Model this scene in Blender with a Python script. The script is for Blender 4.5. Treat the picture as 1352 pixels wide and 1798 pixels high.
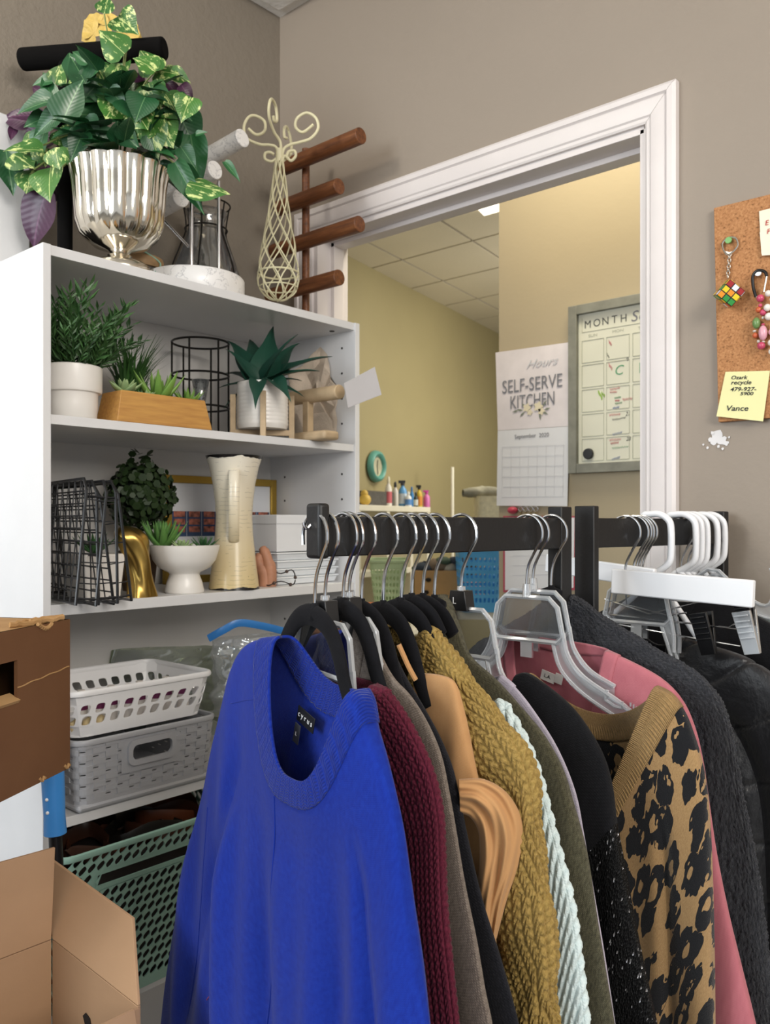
import bpy, bmesh, math, random
import numpy as np
from math import sin, cos, pi, radians, atan2, sqrt
from mathutils import Vector as V, Matrix, noise as mnoise
SC = bpy.context.scene
COL = SC.collection
for o in list(bpy.data.objects): bpy.data.objects.remove(o)
RND = random.Random(11)

# ---------------------------------------------------------------- camera
FPX, CX, HY, CAMH, YAW = 1480.0, 676.0, 918.0, 1.32, radians(41.5)
FW = V((-sin(YAW), cos(YAW), 0)); RT = V((cos(YAW), sin(YAW), 0))
cam = bpy.data.objects.new('camera', bpy.data.cameras.new('camera')); COL.objects.link(cam)
cam.location = (0, 0, CAMH); cam.rotation_euler = (pi/2, 0, YAW)
cam.data.sensor_width = 36; cam.data.lens = FPX/1798*36; cam.data.shift_y = (HY-899)/1798
cam.data.clip_start = .02
cam.data.dof.use_dof = True; cam.data.dof.focus_distance = 1.05; cam.data.dof.aperture_fstop = 11
SC.camera = cam
# ---------------------------------------------------------------- world, lights, exposure
wd = bpy.data.worlds.new('world'); SC.world = wd; wd.use_nodes = True
wd.node_tree.nodes['Background'].inputs[0].default_value = (.93, .96, 1, 1)
wd.node_tree.nodes['Background'].inputs[1].default_value = .7
def area(name, loc, target, sx, sy, power, col):
    l = bpy.data.lights.new(name, 'AREA'); l.shape = 'RECTANGLE'; l.size = sx; l.size_y = sy
    l.energy = power; l.color = col
    o = bpy.data.objects.new(name, l); COL.objects.link(o); o.location = loc
    o.rotation_euler = (V(target)-V(loc)).to_track_quat('-Z', 'Y').to_euler()
    return o
area('window_light', (-1.25, -2.6, 1.9), (-.9, 1.5, 1.25), 1.6, 1.3, 80, (.88, .95, 1))
area('ceiling_panel_light', (1.3, .35, 2.62), (-.6, .7, .8), 1.2, .6, 26, (1, .93, .84))
area('added_side_fill', (2.3, -.4, 2.3), (-1.4, 1.1, 1.2), 1.0, .8, 44, (1, .95, .88))  # unseen fill added to brighten the shelf fronts and interiors
area('kitchen_panel_light', (-1.1, 2.0, 2.92), (-1.15, 2.2, 1.0), .9, .35, 19, (1, .91, .70))
pl_ = bpy.data.objects.new('pendant_light', bpy.data.lights.new('pendant_light', 'POINT')); COL.objects.link(pl_); pl_.location = (-2.2, 5.0, 1.9); pl_.data.energy = 34; pl_.data.color = (1, .94, .82); pl_.data.shadow_soft_size = .18  # hidden point fill added to lift the back room ceiling
area('back_room_light', (-2.3, 4.9, 2.95), (-2.9, 4.9, 0), 1.4, .9, 46, (1, .95, .82))
area('ceiling_spot_light', (-1.45, -.1, 2.62), (-1.4, 1.45, 2.0), .22, .22, 7.5, (1, .93, .82))
SC.view_settings.view_transform = 'Standard'; SC.view_settings.look = 'None'
SC.view_settings.exposure = 0.02; SC.view_settings.gamma = 1; SC.view_settings.use_curve_mapping = False

# ---------------------------------------------------------------- pixel measurement helpers (real distances)
def ray(u): return FW + RT*((u-CX)/FPX)
def at(u, v, d): p = ray(u)*d; p.z = CAMH+(HY-v)/FPX*d; return p
def ax(u, v, x): return at(u, v, x/ray(u).x)
def ay(u, v, y): return at(u, v, y/ray(u).y)
def az(u, v, z): return at(u, v, (z-CAMH)*FPX/(HY-v))
def ap(u, v, P, n): r = ray(u); return at(u, v, (P.x*n.x+P.y*n.y)/(r.x*n.x+r.y*n.y))

# ---------------------------------------------------------------- materials
def lin(c): c /= 255.; return c/12.92 if c <= .04045 else ((c+.055)/1.055)**2.4
def rgb(h, k=1.):
    h = h.lstrip('#'); return tuple(min(1, lin(int(h[i:i+2], 16))*k) for i in (0, 2, 4))+(1,)
class NT:
    def __init__(s, name):
        s.m = bpy.data.materials.new(name); s.m.use_nodes = True; s.t = s.m.node_tree
        s.b = s.t.nodes['Principled BSDF']; s.out = s.t.nodes['Material Output']
    def n(s, ty, **k):
        x = s.t.nodes.new(ty)
        for a, b in k.items():
            if a.startswith('i_'):
                key = a[2:]; key = int(key) if key.isdigit() else key.replace('_', ' ')
                if isinstance(b, bpy.types.NodeSocket): s.t.links.new(b, x.inputs[key])
                else: x.inputs[key].default_value = b
            else: setattr(x, a, b)
        return x
    def l(s, a, b): s.t.links.new(a, b)
    def coord(s, kind='Object'): return s.n('ShaderNodeTexCoord').outputs[kind]
    def math(s, op, a, b=None, c=None, clamp=False):
        x = s.n('ShaderNodeMath', operation=op); x.use_clamp = clamp
        for i, q in enumerate((a, b, c)):
            if q is None: continue
            if isinstance(q, bpy.types.NodeSocket): s.l(q, x.inputs[i])
            else: x.inputs[i].default_value = q
        return x.outputs[0]
    def noise(s, vec, scale, detail=3, rough=.55): return s.n('ShaderNodeTexNoise', i_Vector=vec, i_Scale=scale, i_Detail=detail, i_Roughness=rough).outputs[0]
    def ramp(s, fac, stops):
        r = s.n('ShaderNodeValToRGB'); s.l(fac, r.inputs[0]); e = r.color_ramp.elements
        while len(e) < len(stops): e.new(.5)
        for x, (p, c) in zip(e, stops): x.position = p; x.color = c
        return r.outputs[0]
    def mix(s, fac, a, b):
        x = s.n('ShaderNodeMix', data_type='RGBA')
        for i, q in ((0, fac), (6, a), (7, b)):
            if isinstance(q, bpy.types.NodeSocket): s.l(q, x.inputs[i])
            else: x.inputs[i].default_value = q
        return x.outputs[2]
    def bump(s, h, strength, dist=.002):
        b = s.n('ShaderNodeBump', i_Strength=strength, i_Distance=dist, i_Height=h); s.l(b.outputs[0], s.b.inputs['Normal'])
    def set(s, **k):
        for a, b in k.items():
            i = s.b.inputs[a.replace('_', ' ')]
            if isinstance(b, bpy.types.NodeSocket): s.l(b, i)
            else: i.default_value = b
MATS = {}
def mat(name, col, rough=.55, metal=0, var=.07, vs=9, bump=0, bs=120, bd=.002, sheen=0, trans=0, ior=1.45, k=1., uv=False, spec=None, emit=None):
    if name in MATS: return MATS[name]
    m = NT(name); c = m.coord('UV' if uv else 'Object')
    a = rgb(col, k); n = m.noise(c, vs)
    lo = tuple(x*(1-var*1.6) for x in a[:3])+(1,); hi = tuple(min(1, x*(1+var*1.6)) for x in a[:3])+(1,)
    m.set(Base_Color=m.ramp(n, [(.3, lo), (.7, hi)]), Roughness=rough, Metallic=metal)
    if bump: m.bump(m.noise(c, bs, 4), bump, bd)
    if sheen: m.set(Sheen_Weight=sheen, Sheen_Roughness=.5)
    if trans: m.set(Transmission_Weight=trans, IOR=ior)
    if spec is not None: m.set(Specular_IOR_Level=spec)
    if emit: m.set(Emission_Color=a, Emission_Strength=emit)
    MATS[name] = m.m; return m.m
def clear(name, tint='f4f6f8', haze=.12, gloss=.25, gr=.06):
    """thin clear plastic / glass: see-through with a fresnel sheen and a little haze"""
    if name in MATS: return MATS[name]
    m = NT(name); tr = m.n('ShaderNodeBsdfTransparent', i_Color=rgb(tint)); gl = m.n('ShaderNodeBsdfGlossy', i_Roughness=gr)
    df = m.n('ShaderNodeBsdfDiffuse', i_Color=rgb('e6eaee'))
    lw = m.n('ShaderNodeLayerWeight', i_Blend=.35)
    g = m.math('MULTIPLY_ADD', lw.outputs['Fresnel'], .8, gloss*.25, clamp=True)
    h = m.math('MULTIPLY_ADD', lw.outputs['Facing'], haze*1.6, haze*.5, clamp=True)
    a = m.n('ShaderNodeMixShader', i_0=h); m.l(tr.outputs[0], a.inputs[1]); m.l(df.outputs[0], a.inputs[2])
    b = m.n('ShaderNodeMixShader', i_0=g); m.l(a.outputs[0], b.inputs[1]); m.l(gl.outputs[0], b.inputs[2])
    m.l(b.outputs[0], m.out.inputs[0]); MATS[name] = m.m; return m.m

# ---------------------------------------------------------------- object helpers
def wl(o):
    p = V((0, 0, 0))
    while o: p = p+o.location; o = o.parent
    return p
def tag(o, label=None, cat=None, group=None, kind=None):
    for k, x in (('label', label), ('category', cat), ('group', group), ('kind', kind)):
        if x: o[k] = x
    return o
def thing(name, label, cat, loc=(0, 0, 0), group=None):
    o = bpy.data.objects.new(name, None); o.empty_display_size = .03; COL.objects.link(o); o.location = loc
    return tag(o, label, cat, group)
def copy_tree(o, parent=None):
    c = o.copy(); COL.objects.link(c); c.parent = parent
    for ch in list(o.children): copy_tree(ch, c)
    return c
def perp(d):
    d = d.normalized(); a = V((0, 0, 1)) if abs(d.z) < .9 else V((1, 0, 0))
    x = d.cross(a).normalized(); return x, x.cross(d).normalized()
class MB:
    def __init__(s): s.v = []; s.f = []; s.uv = None
    def add(s, vs, fs):
        b = len(s.v); s.v += [tuple(p) for p in vs]; s.f += [tuple(i+b for i in q) for q in fs]; return s
    def box(s, c, size, ex=V((1, 0, 0)), ey=V((0, 1, 0)), ez=V((0, 0, 1))):
        c = V(c); a, b, d = ex*size[0]/2, ey*size[1]/2, ez*size[2]/2
        vs = [c+a*i+b*j+d*k for k in (-1, 1) for j in (-1, 1) for i in (-1, 1)]
        return s.add(vs, [(0, 2, 3, 1), (4, 5, 7, 6), (0, 1, 5, 4), (2, 6, 7, 3), (0, 4, 6, 2), (1, 3, 7, 5)])
    def hexa(s, lo, hi):
        return s.add(list(lo)+list(hi), [(3, 2, 1, 0), (4, 5, 6, 7), (0, 1, 5, 4), (1, 2, 6, 5), (2, 3, 7, 6), (3, 0, 4, 7)])
    def prism(s, pts, off):
        n = len(pts); off = V(off); p = [V(q) for q in pts]
        return s.add(p+[q+off for q in p], [tuple(range(n))[::-1], tuple(range(n, 2*n))]+[(i, (i+1) % n, n+(i+1) % n, n+i) for i in range(n)])
    def cyl(s, p0, p1, r0, r1=None, n=14, cap=True):
        p0, p1 = V(p0), V(p1); r1 = r0 if r1 is None else r1; x, y = perp(p1-p0)
        vs = [p+(x*cos(2*pi*i/n)+y*sin(2*pi*i/n))*r for p, r in ((p0, r0), (p1, r1)) for i in range(n)]
        fs = [(i, (i+1) % n, n+(i+1) % n, n+i) for i in range(n)]
        if cap: fs += [tuple(range(n))[::-1], tuple(range(n, 2*n))]
        return s.add(vs, fs)
    def tube(s, pts, r, n=8, closed=False, up=None, wide=1.):
        p = [V(q) for q in pts]; m = len(p); rr = r if isinstance(r, (list, tuple)) else [r]*m
        vs = []; x = None
        for i in range(m):
            d = (p[(i+1) % m]-p[i-1]) if closed else (p[min(i+1, m-1)]-p[max(i-1, 0)])
            d.normalize()
            if up is not None: x = (up-d*up.dot(d)).normalized()
            elif x is None: x = perp(d)[0]
            else:
                x = x-d*x.dot(d)
                x = x.normalized() if x.length > 1e-6 else perp(d)[0]
            y = d.cross(x)
            for k in range(n):
                a = 2*pi*k/n; vs.append(p[i]+(x*cos(a)*wide+y*sin(a))*rr[i])
        fs = []
        for i in range(m if closed else m-1):
            j = (i+1) % m
            fs += [(i*n+k, i*n+(k+1) % n, j*n+(k+1) % n, j*n+k) for k in range(n)]
        if not closed: fs += [tuple(range(n))[::-1], tuple(range((m-1)*n, m*n))]
        return s.add(vs, fs)
    def lathe(s, prof, c=(0, 0, 0), n=36, fn=None, sx=1., sy=1., rot=0.):
        c = V(c); m = len(prof); vs = []
        for (r, z) in prof:
            for k in range(n):
                a = 2*pi*k/n; q = fn(a, r, z) if fn else r
                vs.append(c+V((q*cos(a+rot)*sx, q*sin(a+rot)*sy, z)))
        fs = [(i*n+k, i*n+(k+1) % n, (i+1)*n+(k+1) % n, (i+1)*n+k) for i in range(m-1) for k in range(n)]
        if prof[0][0] > 1e-6: fs.append(tuple(range(n))[::-1])
        if prof[-1][0] > 1e-6: fs.append(tuple(range((m-1)*n, m*n)))
        return s.add(vs, fs)
    def ball(s, c, r, n=10, sz=1.):
        return s.lathe([(r*sin(pi*i/n), -r*cos(pi*i/n)*sz) for i in range(n+1)], c, n+4)
    def grid(s, fn, nu, nv, cu=False):
        vs = [fn(i/(nu if cu else nu-1), j/(nv-1)) for j in range(nv) for i in range(nu)]
        fs = [(j*nu+i, j*nu+(i+1) % nu, (j+1)*nu+(i+1) % nu, (j+1)*nu+i) for j in range(nv-1) for i in range(nu if cu else nu-1)]
        return s.add(vs, fs)
    def shell(s, mp, nx, ny, hole, th, closed=True):
        """perforated sheet: mp(a,b)->point, cell (i,j) gets hole(i,j)=(fw,fh,skew,relief,power) or None (solid) or 0 (absent)"""
        K = 16
        def nrm(a, b):
            e = .004; q = (mp(a+e, b)-mp(a-e, b)).cross(mp(a, b+e)-mp(a, b-e)); return q.normalized()
        for j in range(ny):
            for i in range(nx):
                h = hole(i, j)
                if h == 0: continue
                out = []; inn = []
                for k in range(K):
                    t = 2*pi*(k+.5-.5)/K+pi/4; cx, cy = cos(t), sin(t); mm = max(abs(cx), abs(cy)); out.append((cx/mm, cy/mm))
                    if h:
                        p = h[4] if len(h) > 4 else .5
                        hx = math.copysign(abs(cx)**p, cx)*h[0]; hy = math.copysign(abs(cy)**p, cy)*h[1]; inn.append((hx+h[2]*hy, hy))
                rel = h[3] if h and len(h) > 3 else 0
                def P(q, d):
                    a = (i+.5+q[0]*.5)/nx; b = (j+.5+q[1]*.5)/ny; return mp(a, b)+nrm(a, b)*d
                if h:
                    vs = [P(q, rel) for q in out]+[P(q, rel) for q in inn]+[P(q, -th) for q in inn]+[P(q, -th) for q in out]
                    fs = []
                    for k in range(K):
                        l = (k+1) % K
                        fs += [(k, l, K+l, K+k), (K+k, K+l, 2*K+l, 2*K+k), (2*K+k, 2*K+l, 3*K+l, 3*K+k)]
                        if rel or (j in (0, ny-1)): fs.append((3*K+k, 3*K+l, l, k))
                    s.add(vs, fs)
                else:
                    o4 = [(-1, -1), (1, -1), (1, 1), (-1, 1)]
                    s.hexa([P(q, -th) for q in o4], [P(q, 0) for q in o4])
        return s
    def build(s, name, m=None, parent=None, smooth=40, bevel=0., seg=2, kind=None):
        me = bpy.data.meshes.new(name); off = wl(parent) if parent else V((0, 0, 0))
        if off.length > 0: s.v = [(p[0]-off.x, p[1]-off.y, p[2]-off.z) for p in s.v]
        me.from_pydata(s.v, [], s.f); me.validate(); me.update()
        if s.uv is not None and len(s.uv) == len(s.v):
            ul = me.uv_layers.new(name='UVMap'); idx = np.zeros(len(me.loops), np.int32); me.loops.foreach_get('vertex_index', idx)
            ul.data.foreach_set('uv', np.asarray(s.uv, np.float32)[idx].ravel())
        if m: me.materials.append(m)
        if smooth:
            me.polygons.foreach_set('use_smooth', [True]*len(me.polygons))
            if smooth < 180: me.set_sharp_from_angle(angle=radians(smooth))
        o = bpy.data.objects.new(name, me); COL.objects.link(o)
        if parent: o.parent = parent
        if bevel:
            b = o.modifiers.new('bevel', 'BEVEL'); b.width = bevel; b.segments = seg; b.limit_method = 'ANGLE'; b.angle_limit = radians(50)
        if kind: o['kind'] = kind
        return o
def inst(src, parent, M, name=None):
    o = bpy.data.objects.new(name or src.name.split('.')[0], src.data if hasattr(src, 'data') else src); COL.objects.link(o)
    o.parent = parent; o.matrix_local = M if parent is None else Matrix.Translation(-wl(parent)) @ M
    return o
def frame(p, x, y, z, s=1.):
    m = Matrix((x, y, z)).transposed().to_4x4() @ Matrix.Diagonal((s, s, s, 1)) if not isinstance(s, tuple) else Matrix((x, y, z)).transposed().to_4x4() @ Matrix.Diagonal(s+(1,))
    m.translation = p; return m
def text(s, size, m, parent, p, xd, yd, align='CENTER', shear=0., ex=.0002, name='lettering', sx=1., bold=0.):
    cu = bpy.data.curves.new('t', 'FONT'); cu.body = s; cu.size = size; cu.align_x = align; cu.shear = shear; cu.extrude = ex; cu.offset = bold; cu.resolution_u = 3
    t = bpy.data.objects.new('t', cu); COL.objects.link(t)
    me = bpy.data.meshes.new_from_object(t.evaluated_get(bpy.context.evaluated_depsgraph_get()))
    bpy.data.objects.remove(t); me.materials.clear(); me.materials.append(m); me.name = name
    xd, yd = V(xd).normalized(), V(yd); z = xd.cross(yd).normalized(); yd = z.cross(xd)
    o = bpy.data.objects.new(name, me); COL.objects.link(o); o.parent = parent
    o.matrix_local = Matrix.Translation(-wl(parent)) @ frame(V(p), xd, yd, z, (sx, 1., 1.))
    return o
def arc(c, r, a0, a1, n, x, y): return [V(c)+V(x)*r*cos(a0+(a1-a0)*i/(n-1))+V(y)*r*sin(a0+(a1-a0)*i/(n-1)) for i in range(n)]
def smoothpath(pts, n=8):
    p = [V(q) for q in pts]; out = []
    for i in range(len(p)-1):
        a, b, c, d = p[max(i-1, 0)], p[i], p[i+1], p[min(i+2, len(p)-1)]
        for k in range(n):
            t = k/n; out.append(.5*((2*b)+(c-a)*t+(2*a-5*b+4*c-d)*t*t+(3*b-a-3*c+d)*t**3))
    return out+[p[-1]]
X, Y, Z = V((1, 0, 0)), V((0, 1, 0)), V((0, 0, 1))
# ================================================================ SETTING
LW, BW, CEIL = -1.74, 1.534, 2.70           # left wall x, back wall y, ceiling z
OX0, OX1, OZ = -1.60, -.695, 2.072          # cased opening
def wallmat(name, col, bump=.35, bs=75):
    m = NT(name); c = m.coord(); n = m.noise(c, 1.3, 3); a = rgb(col)
    m.set(Base_Color=m.ramp(n, [(.3, tuple(x*.94 for x in a[:3])+(1,)), (.7, tuple(min(1, x*1.05) for x in a[:3])+(1,))]), Roughness=.62)
    h = m.math('ADD', m.noise(c, bs, 3), m.math('MULTIPLY', m.noise(c, bs*.35, 2), .8)); m.bump(h, bump, .004); MATS[name] = m.m; return m.m
def struct(mb, name, m, parent=None, **k):
    o = mb.build(name, m, parent, **k)
    if parent is None: o['kind'] = 'structure'
    return o
M_taupe = wallmat('taupe_orange_peel_shaded', '837a6e')  # same taupe as the back wall, with shade put into a darker colour
M_taupe2 = wallmat('taupe_smooth_paint', '968a7d', .12)
M_beige = wallmat('beige_paint', 'b4a68a', .09)
M_olive = wallmat('olive_tan_paint', 'a2966e', .1)
M_white = mat('white_trim_paint', 'dcd5d3', .38, var=.015)
M_cream = mat('cream_jamb_paint', 'e9e0c4', .45, var=.02)
M_ceil = wallmat('white_ceiling', 'e6e4e0', .5, 60)
M_floor = mat('grey_vinyl_floor', '8d8a84', .5, var=.1, vs=3)
struct(MB().box((-1, 2.5, -.05), (9, 14, .1)), 'floor', M_floor)
cl = struct(MB().box((.4, -.75, CEIL+.05), (4.4, 4.7, .1)), 'ceiling', M_ceil)
struct(MB().box((LW-.06, -.35, 1.4), (.12, 3.9, 2.8)), 'wall_left', M_taupe)
w = MB().box(((LW+OX0)/2-.06, BW+.055, 1.4), (OX0-LW+.12, .11, 2.8)).box(((OX1+2.6)/2, BW+.055, 1.4), (2.6-OX1, .11, 2.8)).box(((OX0+OX1)/2, BW+.055, (OZ+2.8)/2), (OX1-OX0, .11, 2.8-OZ))
wb = struct(w, 'wall_back', M_taupe2)
# pressed border of the ceiling tiles near the corner
for (x0, y0) in ((LW+.03, BW-.63), (LW+.03, BW-1.25), (LW+.65, BW-.63)):
    t = MB().box((x0+.3, y0+.3, CEIL-.004), (.6, .6, .008)).box((x0+.3, y0+.3, CEIL-.010), (.5, .5, .006)).box((x0+.3, y0+.3, CEIL-.015), (.36, .36, .006))
    t.build('ceiling_tile', M_ceil, cl, bevel=.002)
# casing profile swept with mitres
PR = [(0, 0), (0, .009), (.004, .011), (.010, .011), (.013, .014), (.030, .0165), (.040, .0165), (.0425, .0145), (.046, .0195), (.056, .0195), (.062, .015), (.062, 0)]
def casing(name, p0, p1, out, m0, m1):
    """p0->p1 inner edge, out = direction away from the opening, m = mitre sign at each end"""
    d = (p1-p0).normalized(); mb = MB(); n = len(PR)
    vs = [p0+out*w-Y*h-d*w*m0 for w, h in PR]+[p1+out*w-Y*h+d*w*m1 for w, h in PR]
    mb.add(vs, [(i, (i+1) % n, n+(i+1) % n, n+i) for i in range(n)]+[tuple(range(n))[::-1], tuple(range(n, 2*n))])
    return struct(mb, name, M_white, smooth=25)
i0, i1, it = OX0-.005, OX1+.005, OZ+.005
casing('trim_1', V((i0, BW, 0)), V((i0, BW, it)), -X, 0, 1)
casing('trim_2', V((i0, BW, it)), V((i1, BW, it)), Z, 1, 1)
casing('trim_3', V((i1, BW, 0)), V((i1, BW, it-.001)), X, 0, 1)
# second raised backing lip outside the right casing, and jambs with stop
jm = MB().box((OX0+.009-.009, BW+.055, OZ/2), (.018, .114, OZ)).box((OX1, BW+.055, OZ/2), (.018, .114, OZ)).box(((OX0+OX1)/2, BW+.055, OZ), (OX1-OX0, .114, .018))
fr = struct(jm, 'door_1', M_white, bevel=.001)
st = MB().box((OX0+.015, BW+.065, OZ/2), (.012, .035, OZ)).box((OX1-.015, BW+.065, OZ/2), (.012, .035, OZ)).box(((OX0+OX1)/2, BW+.065, OZ-.015), (OX1-OX0, .035, .012))
st.build('door_stop', M_white, fr, bevel=.001)
# white door in the left wall, its casing top showing left of the bookcase
pd = ax(43, 222, LW)
struct(MB().box((LW+.012, pd.y-.45, pd.z/2), (.024, .9, pd.z)), 'door_2', mat('door_white', 'dfe0e2', .5, var=.01), bevel=.002)
# patch of white spackle on the wall below the cork board
sp = MB()
for (u, v, r) in ((1259, 766, 11), (1268, 774, 9), (1254, 775, 7), (1247, 772, 4), (1275, 778, 5), (1262, 784, 3), (1243, 786, 2.5), (1281, 768, 2), (1270, 788, 2.4), (1252, 760, 3), (1236, 781, 2)):
    p = ay(u, v, BW); rr = r*p.length/FPX*.9; pts = []
    for k in range(12):
        a = 2*pi*k/12; q = rr*(.7+.5*RND.random()); q *= .75; pts.append(p+X*q*cos(a)+Z*q*sin(a))
    sp.add([q-Y*(.0008+.0002*len(sp.v)/12) for q in pts], [tuple(range(12))])
sp.build('spackle_patch', mat('spackle', 'dcdadb', .8), wb)
# --- beyond the opening
CW = 2.45
struct(MB().box((-1.64+1.5, CW+.06, 1.55), (3.0, .12, 3.1)), 'wall_kitchen', M_beige)
K = 1.44; pA, pB = V((-2.643, 2.92, 0))*K, V((-2.95, 4.39, 0))*K; C2 = CAMH+1.18*K
dA = (pB-pA).normalized(); nA = V((dA.y, -dA.x, 0))
struct(MB().box(pA+dA*1.6-nA*.06+Z*1.6, (7.0, .12, 3.2), dA, nA, Z), 'wall_olive', M_olive)
struct(MB().box((-1.5, 9.2, 1.6), (9, .12, 3.2)), 'wall_far', M_olive)
c2 = struct(MB().box((-1.9, 5.3, C2+.08), (6.0, 7.6, .08)), 'ceiling.001', mat('ceiling_grid', 'cfc7b0', .6, var=.02))
M_tile = wallmat('acoustic_tile', 'e0d7c2', .3, 120)
# ceiling tiles: rows along the olive wall
q1 = V((-2.4525, 2.888, 0))*K; q3 = V((-2.58, 3.651, 0))*K; ta = (q3-q1)/2; tb = X*ta.length
for i in range(-3, 7):
    for j in range(-3, 6):
        o = q1+ta*i+tb*j; g = .016
        cs = [o+ta*g+tb*g, o+ta*(1-g)+tb*g, o+ta*(1-g)+tb*(1-g), o+ta*g+tb*(1-g)]
        cs = [p+Z*(C2+.002) for p in cs]
        if (sum((p-pA).dot(nA) for p in cs)/4) < -.1 or o.y < 1.7 or max(p.x for p in cs) > .9: continue
        MB().prism(cs, Z*.012).build('ceiling_tile', M_tile, c2)
lc = [az(u, v, C2-.02) for u, v in ((850, 379), (925, 358), (880, 322), (812, 340))]
MB().prism(lc, Z*.02).build('light_panel', mat('light_panel', 'fff6df', .5, var=0, emit=2.2), c2)
# ================================================================ BOOKCASE AND WHAT STANDS IN IT
XB, BY0, BY1, BT = -1.41, .70, 1.50, 1.806
S1, S2, S3, S4 = 1.510, 1.176, .797, .44
def on(u, x, z): p = ax(u, 900, x); p.z = z; return p
def dep(p): return p.dot(FW)
def pxm(p): return dep(p)/FPX
M_mel = mat('white_melamine', 'dededf', .35, var=.012)
M_hole = mat('dark_peg_hole', '2c2a28', .7)
bk = thing('bookcase', 'tall white laminate bookcase standing in the corner, full of decor', 'bookcase', (XB-.16, 1.1, 0))
for y, nm in ((BY0+.0075, 'side_panel'), (BY1-.0075, 'side_panel')):
    MB().box(((XB+LW+.006)/2, y, BT/2), (XB-LW-.006, .015, BT)).build(nm, M_mel, bk, bevel=.0008)
MB().box((LW+.012, 1.1, BT/2), (.008, .78, BT-.02)).build('back_panel', mat('bookcase_back', 'd2cfcb', .5, var=.02), bk)
for z, t in ((BT, .018), (S1, .017), (S2, .020), (S3, .018), (S4, .018), (.09, .018)):
    MB().box(((XB+LW+.02)/2-.002, 1.1, z-t/2), (XB-LW-.024, .77, t)).build('top_board' if z == BT else 'shelf', M_mel, bk, bevel=.0008)
h = MB()
for x in (XB-.045, LW+.075):
    for k in range(26):
        z = .2+k*.062
        if min(abs(z-s) for s in (S1, S2, S3, S4, BT)) > .03: h.cyl((x, BY1-.0153, z), (x, BY1-.0158, z), .003, n=8)
h.build('peg_hole', M_hole, bk, kind='stuff')
for y in (BY0+.03, BY1-.045): MB().cyl((XB-.05, y, BT-.0178), (XB-.05, y, BT-.0192), .0065, n=12).build('cam_cap', M_hole, bk)

# ---- leaves and sprigs
def leafmesh(name, m, wf, fold=.25, curl=.3, nu=5, nv=9, droop=0.):
    mb = MB(); mb.uv = []
    for j in range(nv):
        t = j/(nv-1); w = wf(t)
        for i in range(nu):
            s = i/(nu-1)*2-1
            mb.v.append((s*w, t, abs(s)*w*fold-curl*t*t*.5+.02*sin(9*t)*abs(s))); mb.uv.append((s*w+.5, t))
    mb.f = [(j*nu+i, j*nu+i+1, (j+1)*nu+i+1, (j+1)*nu+i) for j in range(nv-1) for i in range(nu-1)]
    o = mb.build(name, m, smooth=180); me = o.data; bpy.data.objects.remove(o); return me
def leafmat(name, a, b, vein, amount, rough=.38):
    m = NT(name); uv = m.coord('UV'); oi = m.n('ShaderNodeObjectInfo')
    sx = m.n('ShaderNodeVectorMath', operation='ADD', i_0=uv); cmb = m.n('ShaderNodeCombineXYZ'); m.l(m.math('MULTIPLY', oi.outputs['Random'], 31), cmb.inputs[2]); m.l(cmb.outputs[0], sx.inputs[1])
    sep = m.n('ShaderNodeSeparateXYZ'); m.l(uv, sep.inputs[0])
    x = m.math('ABSOLUTE', m.math('SUBTRACT', sep.outputs[0], .5))
    streak = m.n('ShaderNodeMapping', i_Scale=(5, 2.2, 1)); m.l(sx.outputs[0], streak.inputs[0])
    n = m.noise(streak.outputs[0], 1.6, 4, .65)
    base = m.mix(m.math('MULTIPLY', oi.outputs['Random'], .8), rgb(a), rgb(b))
    f = m.ramp(n, [(amount, (0, 0, 0, 1)), (amount+.07, (1, 1, 1, 1))])
    c = m.mix(f, base, rgb(vein))
    mid = m.math('LESS_THAN', x, .012); c = m.mix(m.math('MULTIPLY', mid, .6), c, rgb(vein))
    m.set(Base_Color=c, Roughness=rough, Subsurface_Weight=0)
    v = m.math('SINE', m.math('ADD', m.math('MULTIPLY', sep.outputs[1], 60), m.math('MULTIPLY', x, -60))); m.bump(v, .06, .002)
    MATS[name] = m.m; return m.m
heart = lambda t: .50*max(0, sin(pi*min(1, (t+.05)**.62)))**.8*(1-.18*t)+.001
lance = lambda t: .27*max(0, sin(pi*t**.8))**.8+.001
blade = lambda t: .075*(1-t)**.7*(min(1, t*6+.4))+.001
L_var = [leafmesh('leaf', leafmat('variegated_leaf', '40702c', '2c5a2a', 'c4cf88', .54), heart, .25, .35), leafmesh('leaf', MATS['variegated_leaf'], heart, -.25, .15)]
L_grn = [leafmesh('leaf', leafmat('dark_green_leaf', '1f4a2c', '2f6338', '6c9464', .68), heart, .3, .45), leafmesh('leaf', MATS['dark_green_leaf'], lambda t: heart(t)*.75, .3, .3)]
L_pur = [leafmesh('leaf', leafmat('purple_leaf', '3a1d35', '4b2444', '6a4060', .72), lance, .3, .5)]
def put_leaf(me, parent, b, t, nrm, wid=1., name='leaf'):
    y = (t-b); L = y.length; y.normalize(); z = (nrm-y*nrm.dot(y)).normalized(); x = y.cross(z)
    return inst(me, parent, frame(b, x, y, z, (L*wid, L, L)), name)
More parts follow.
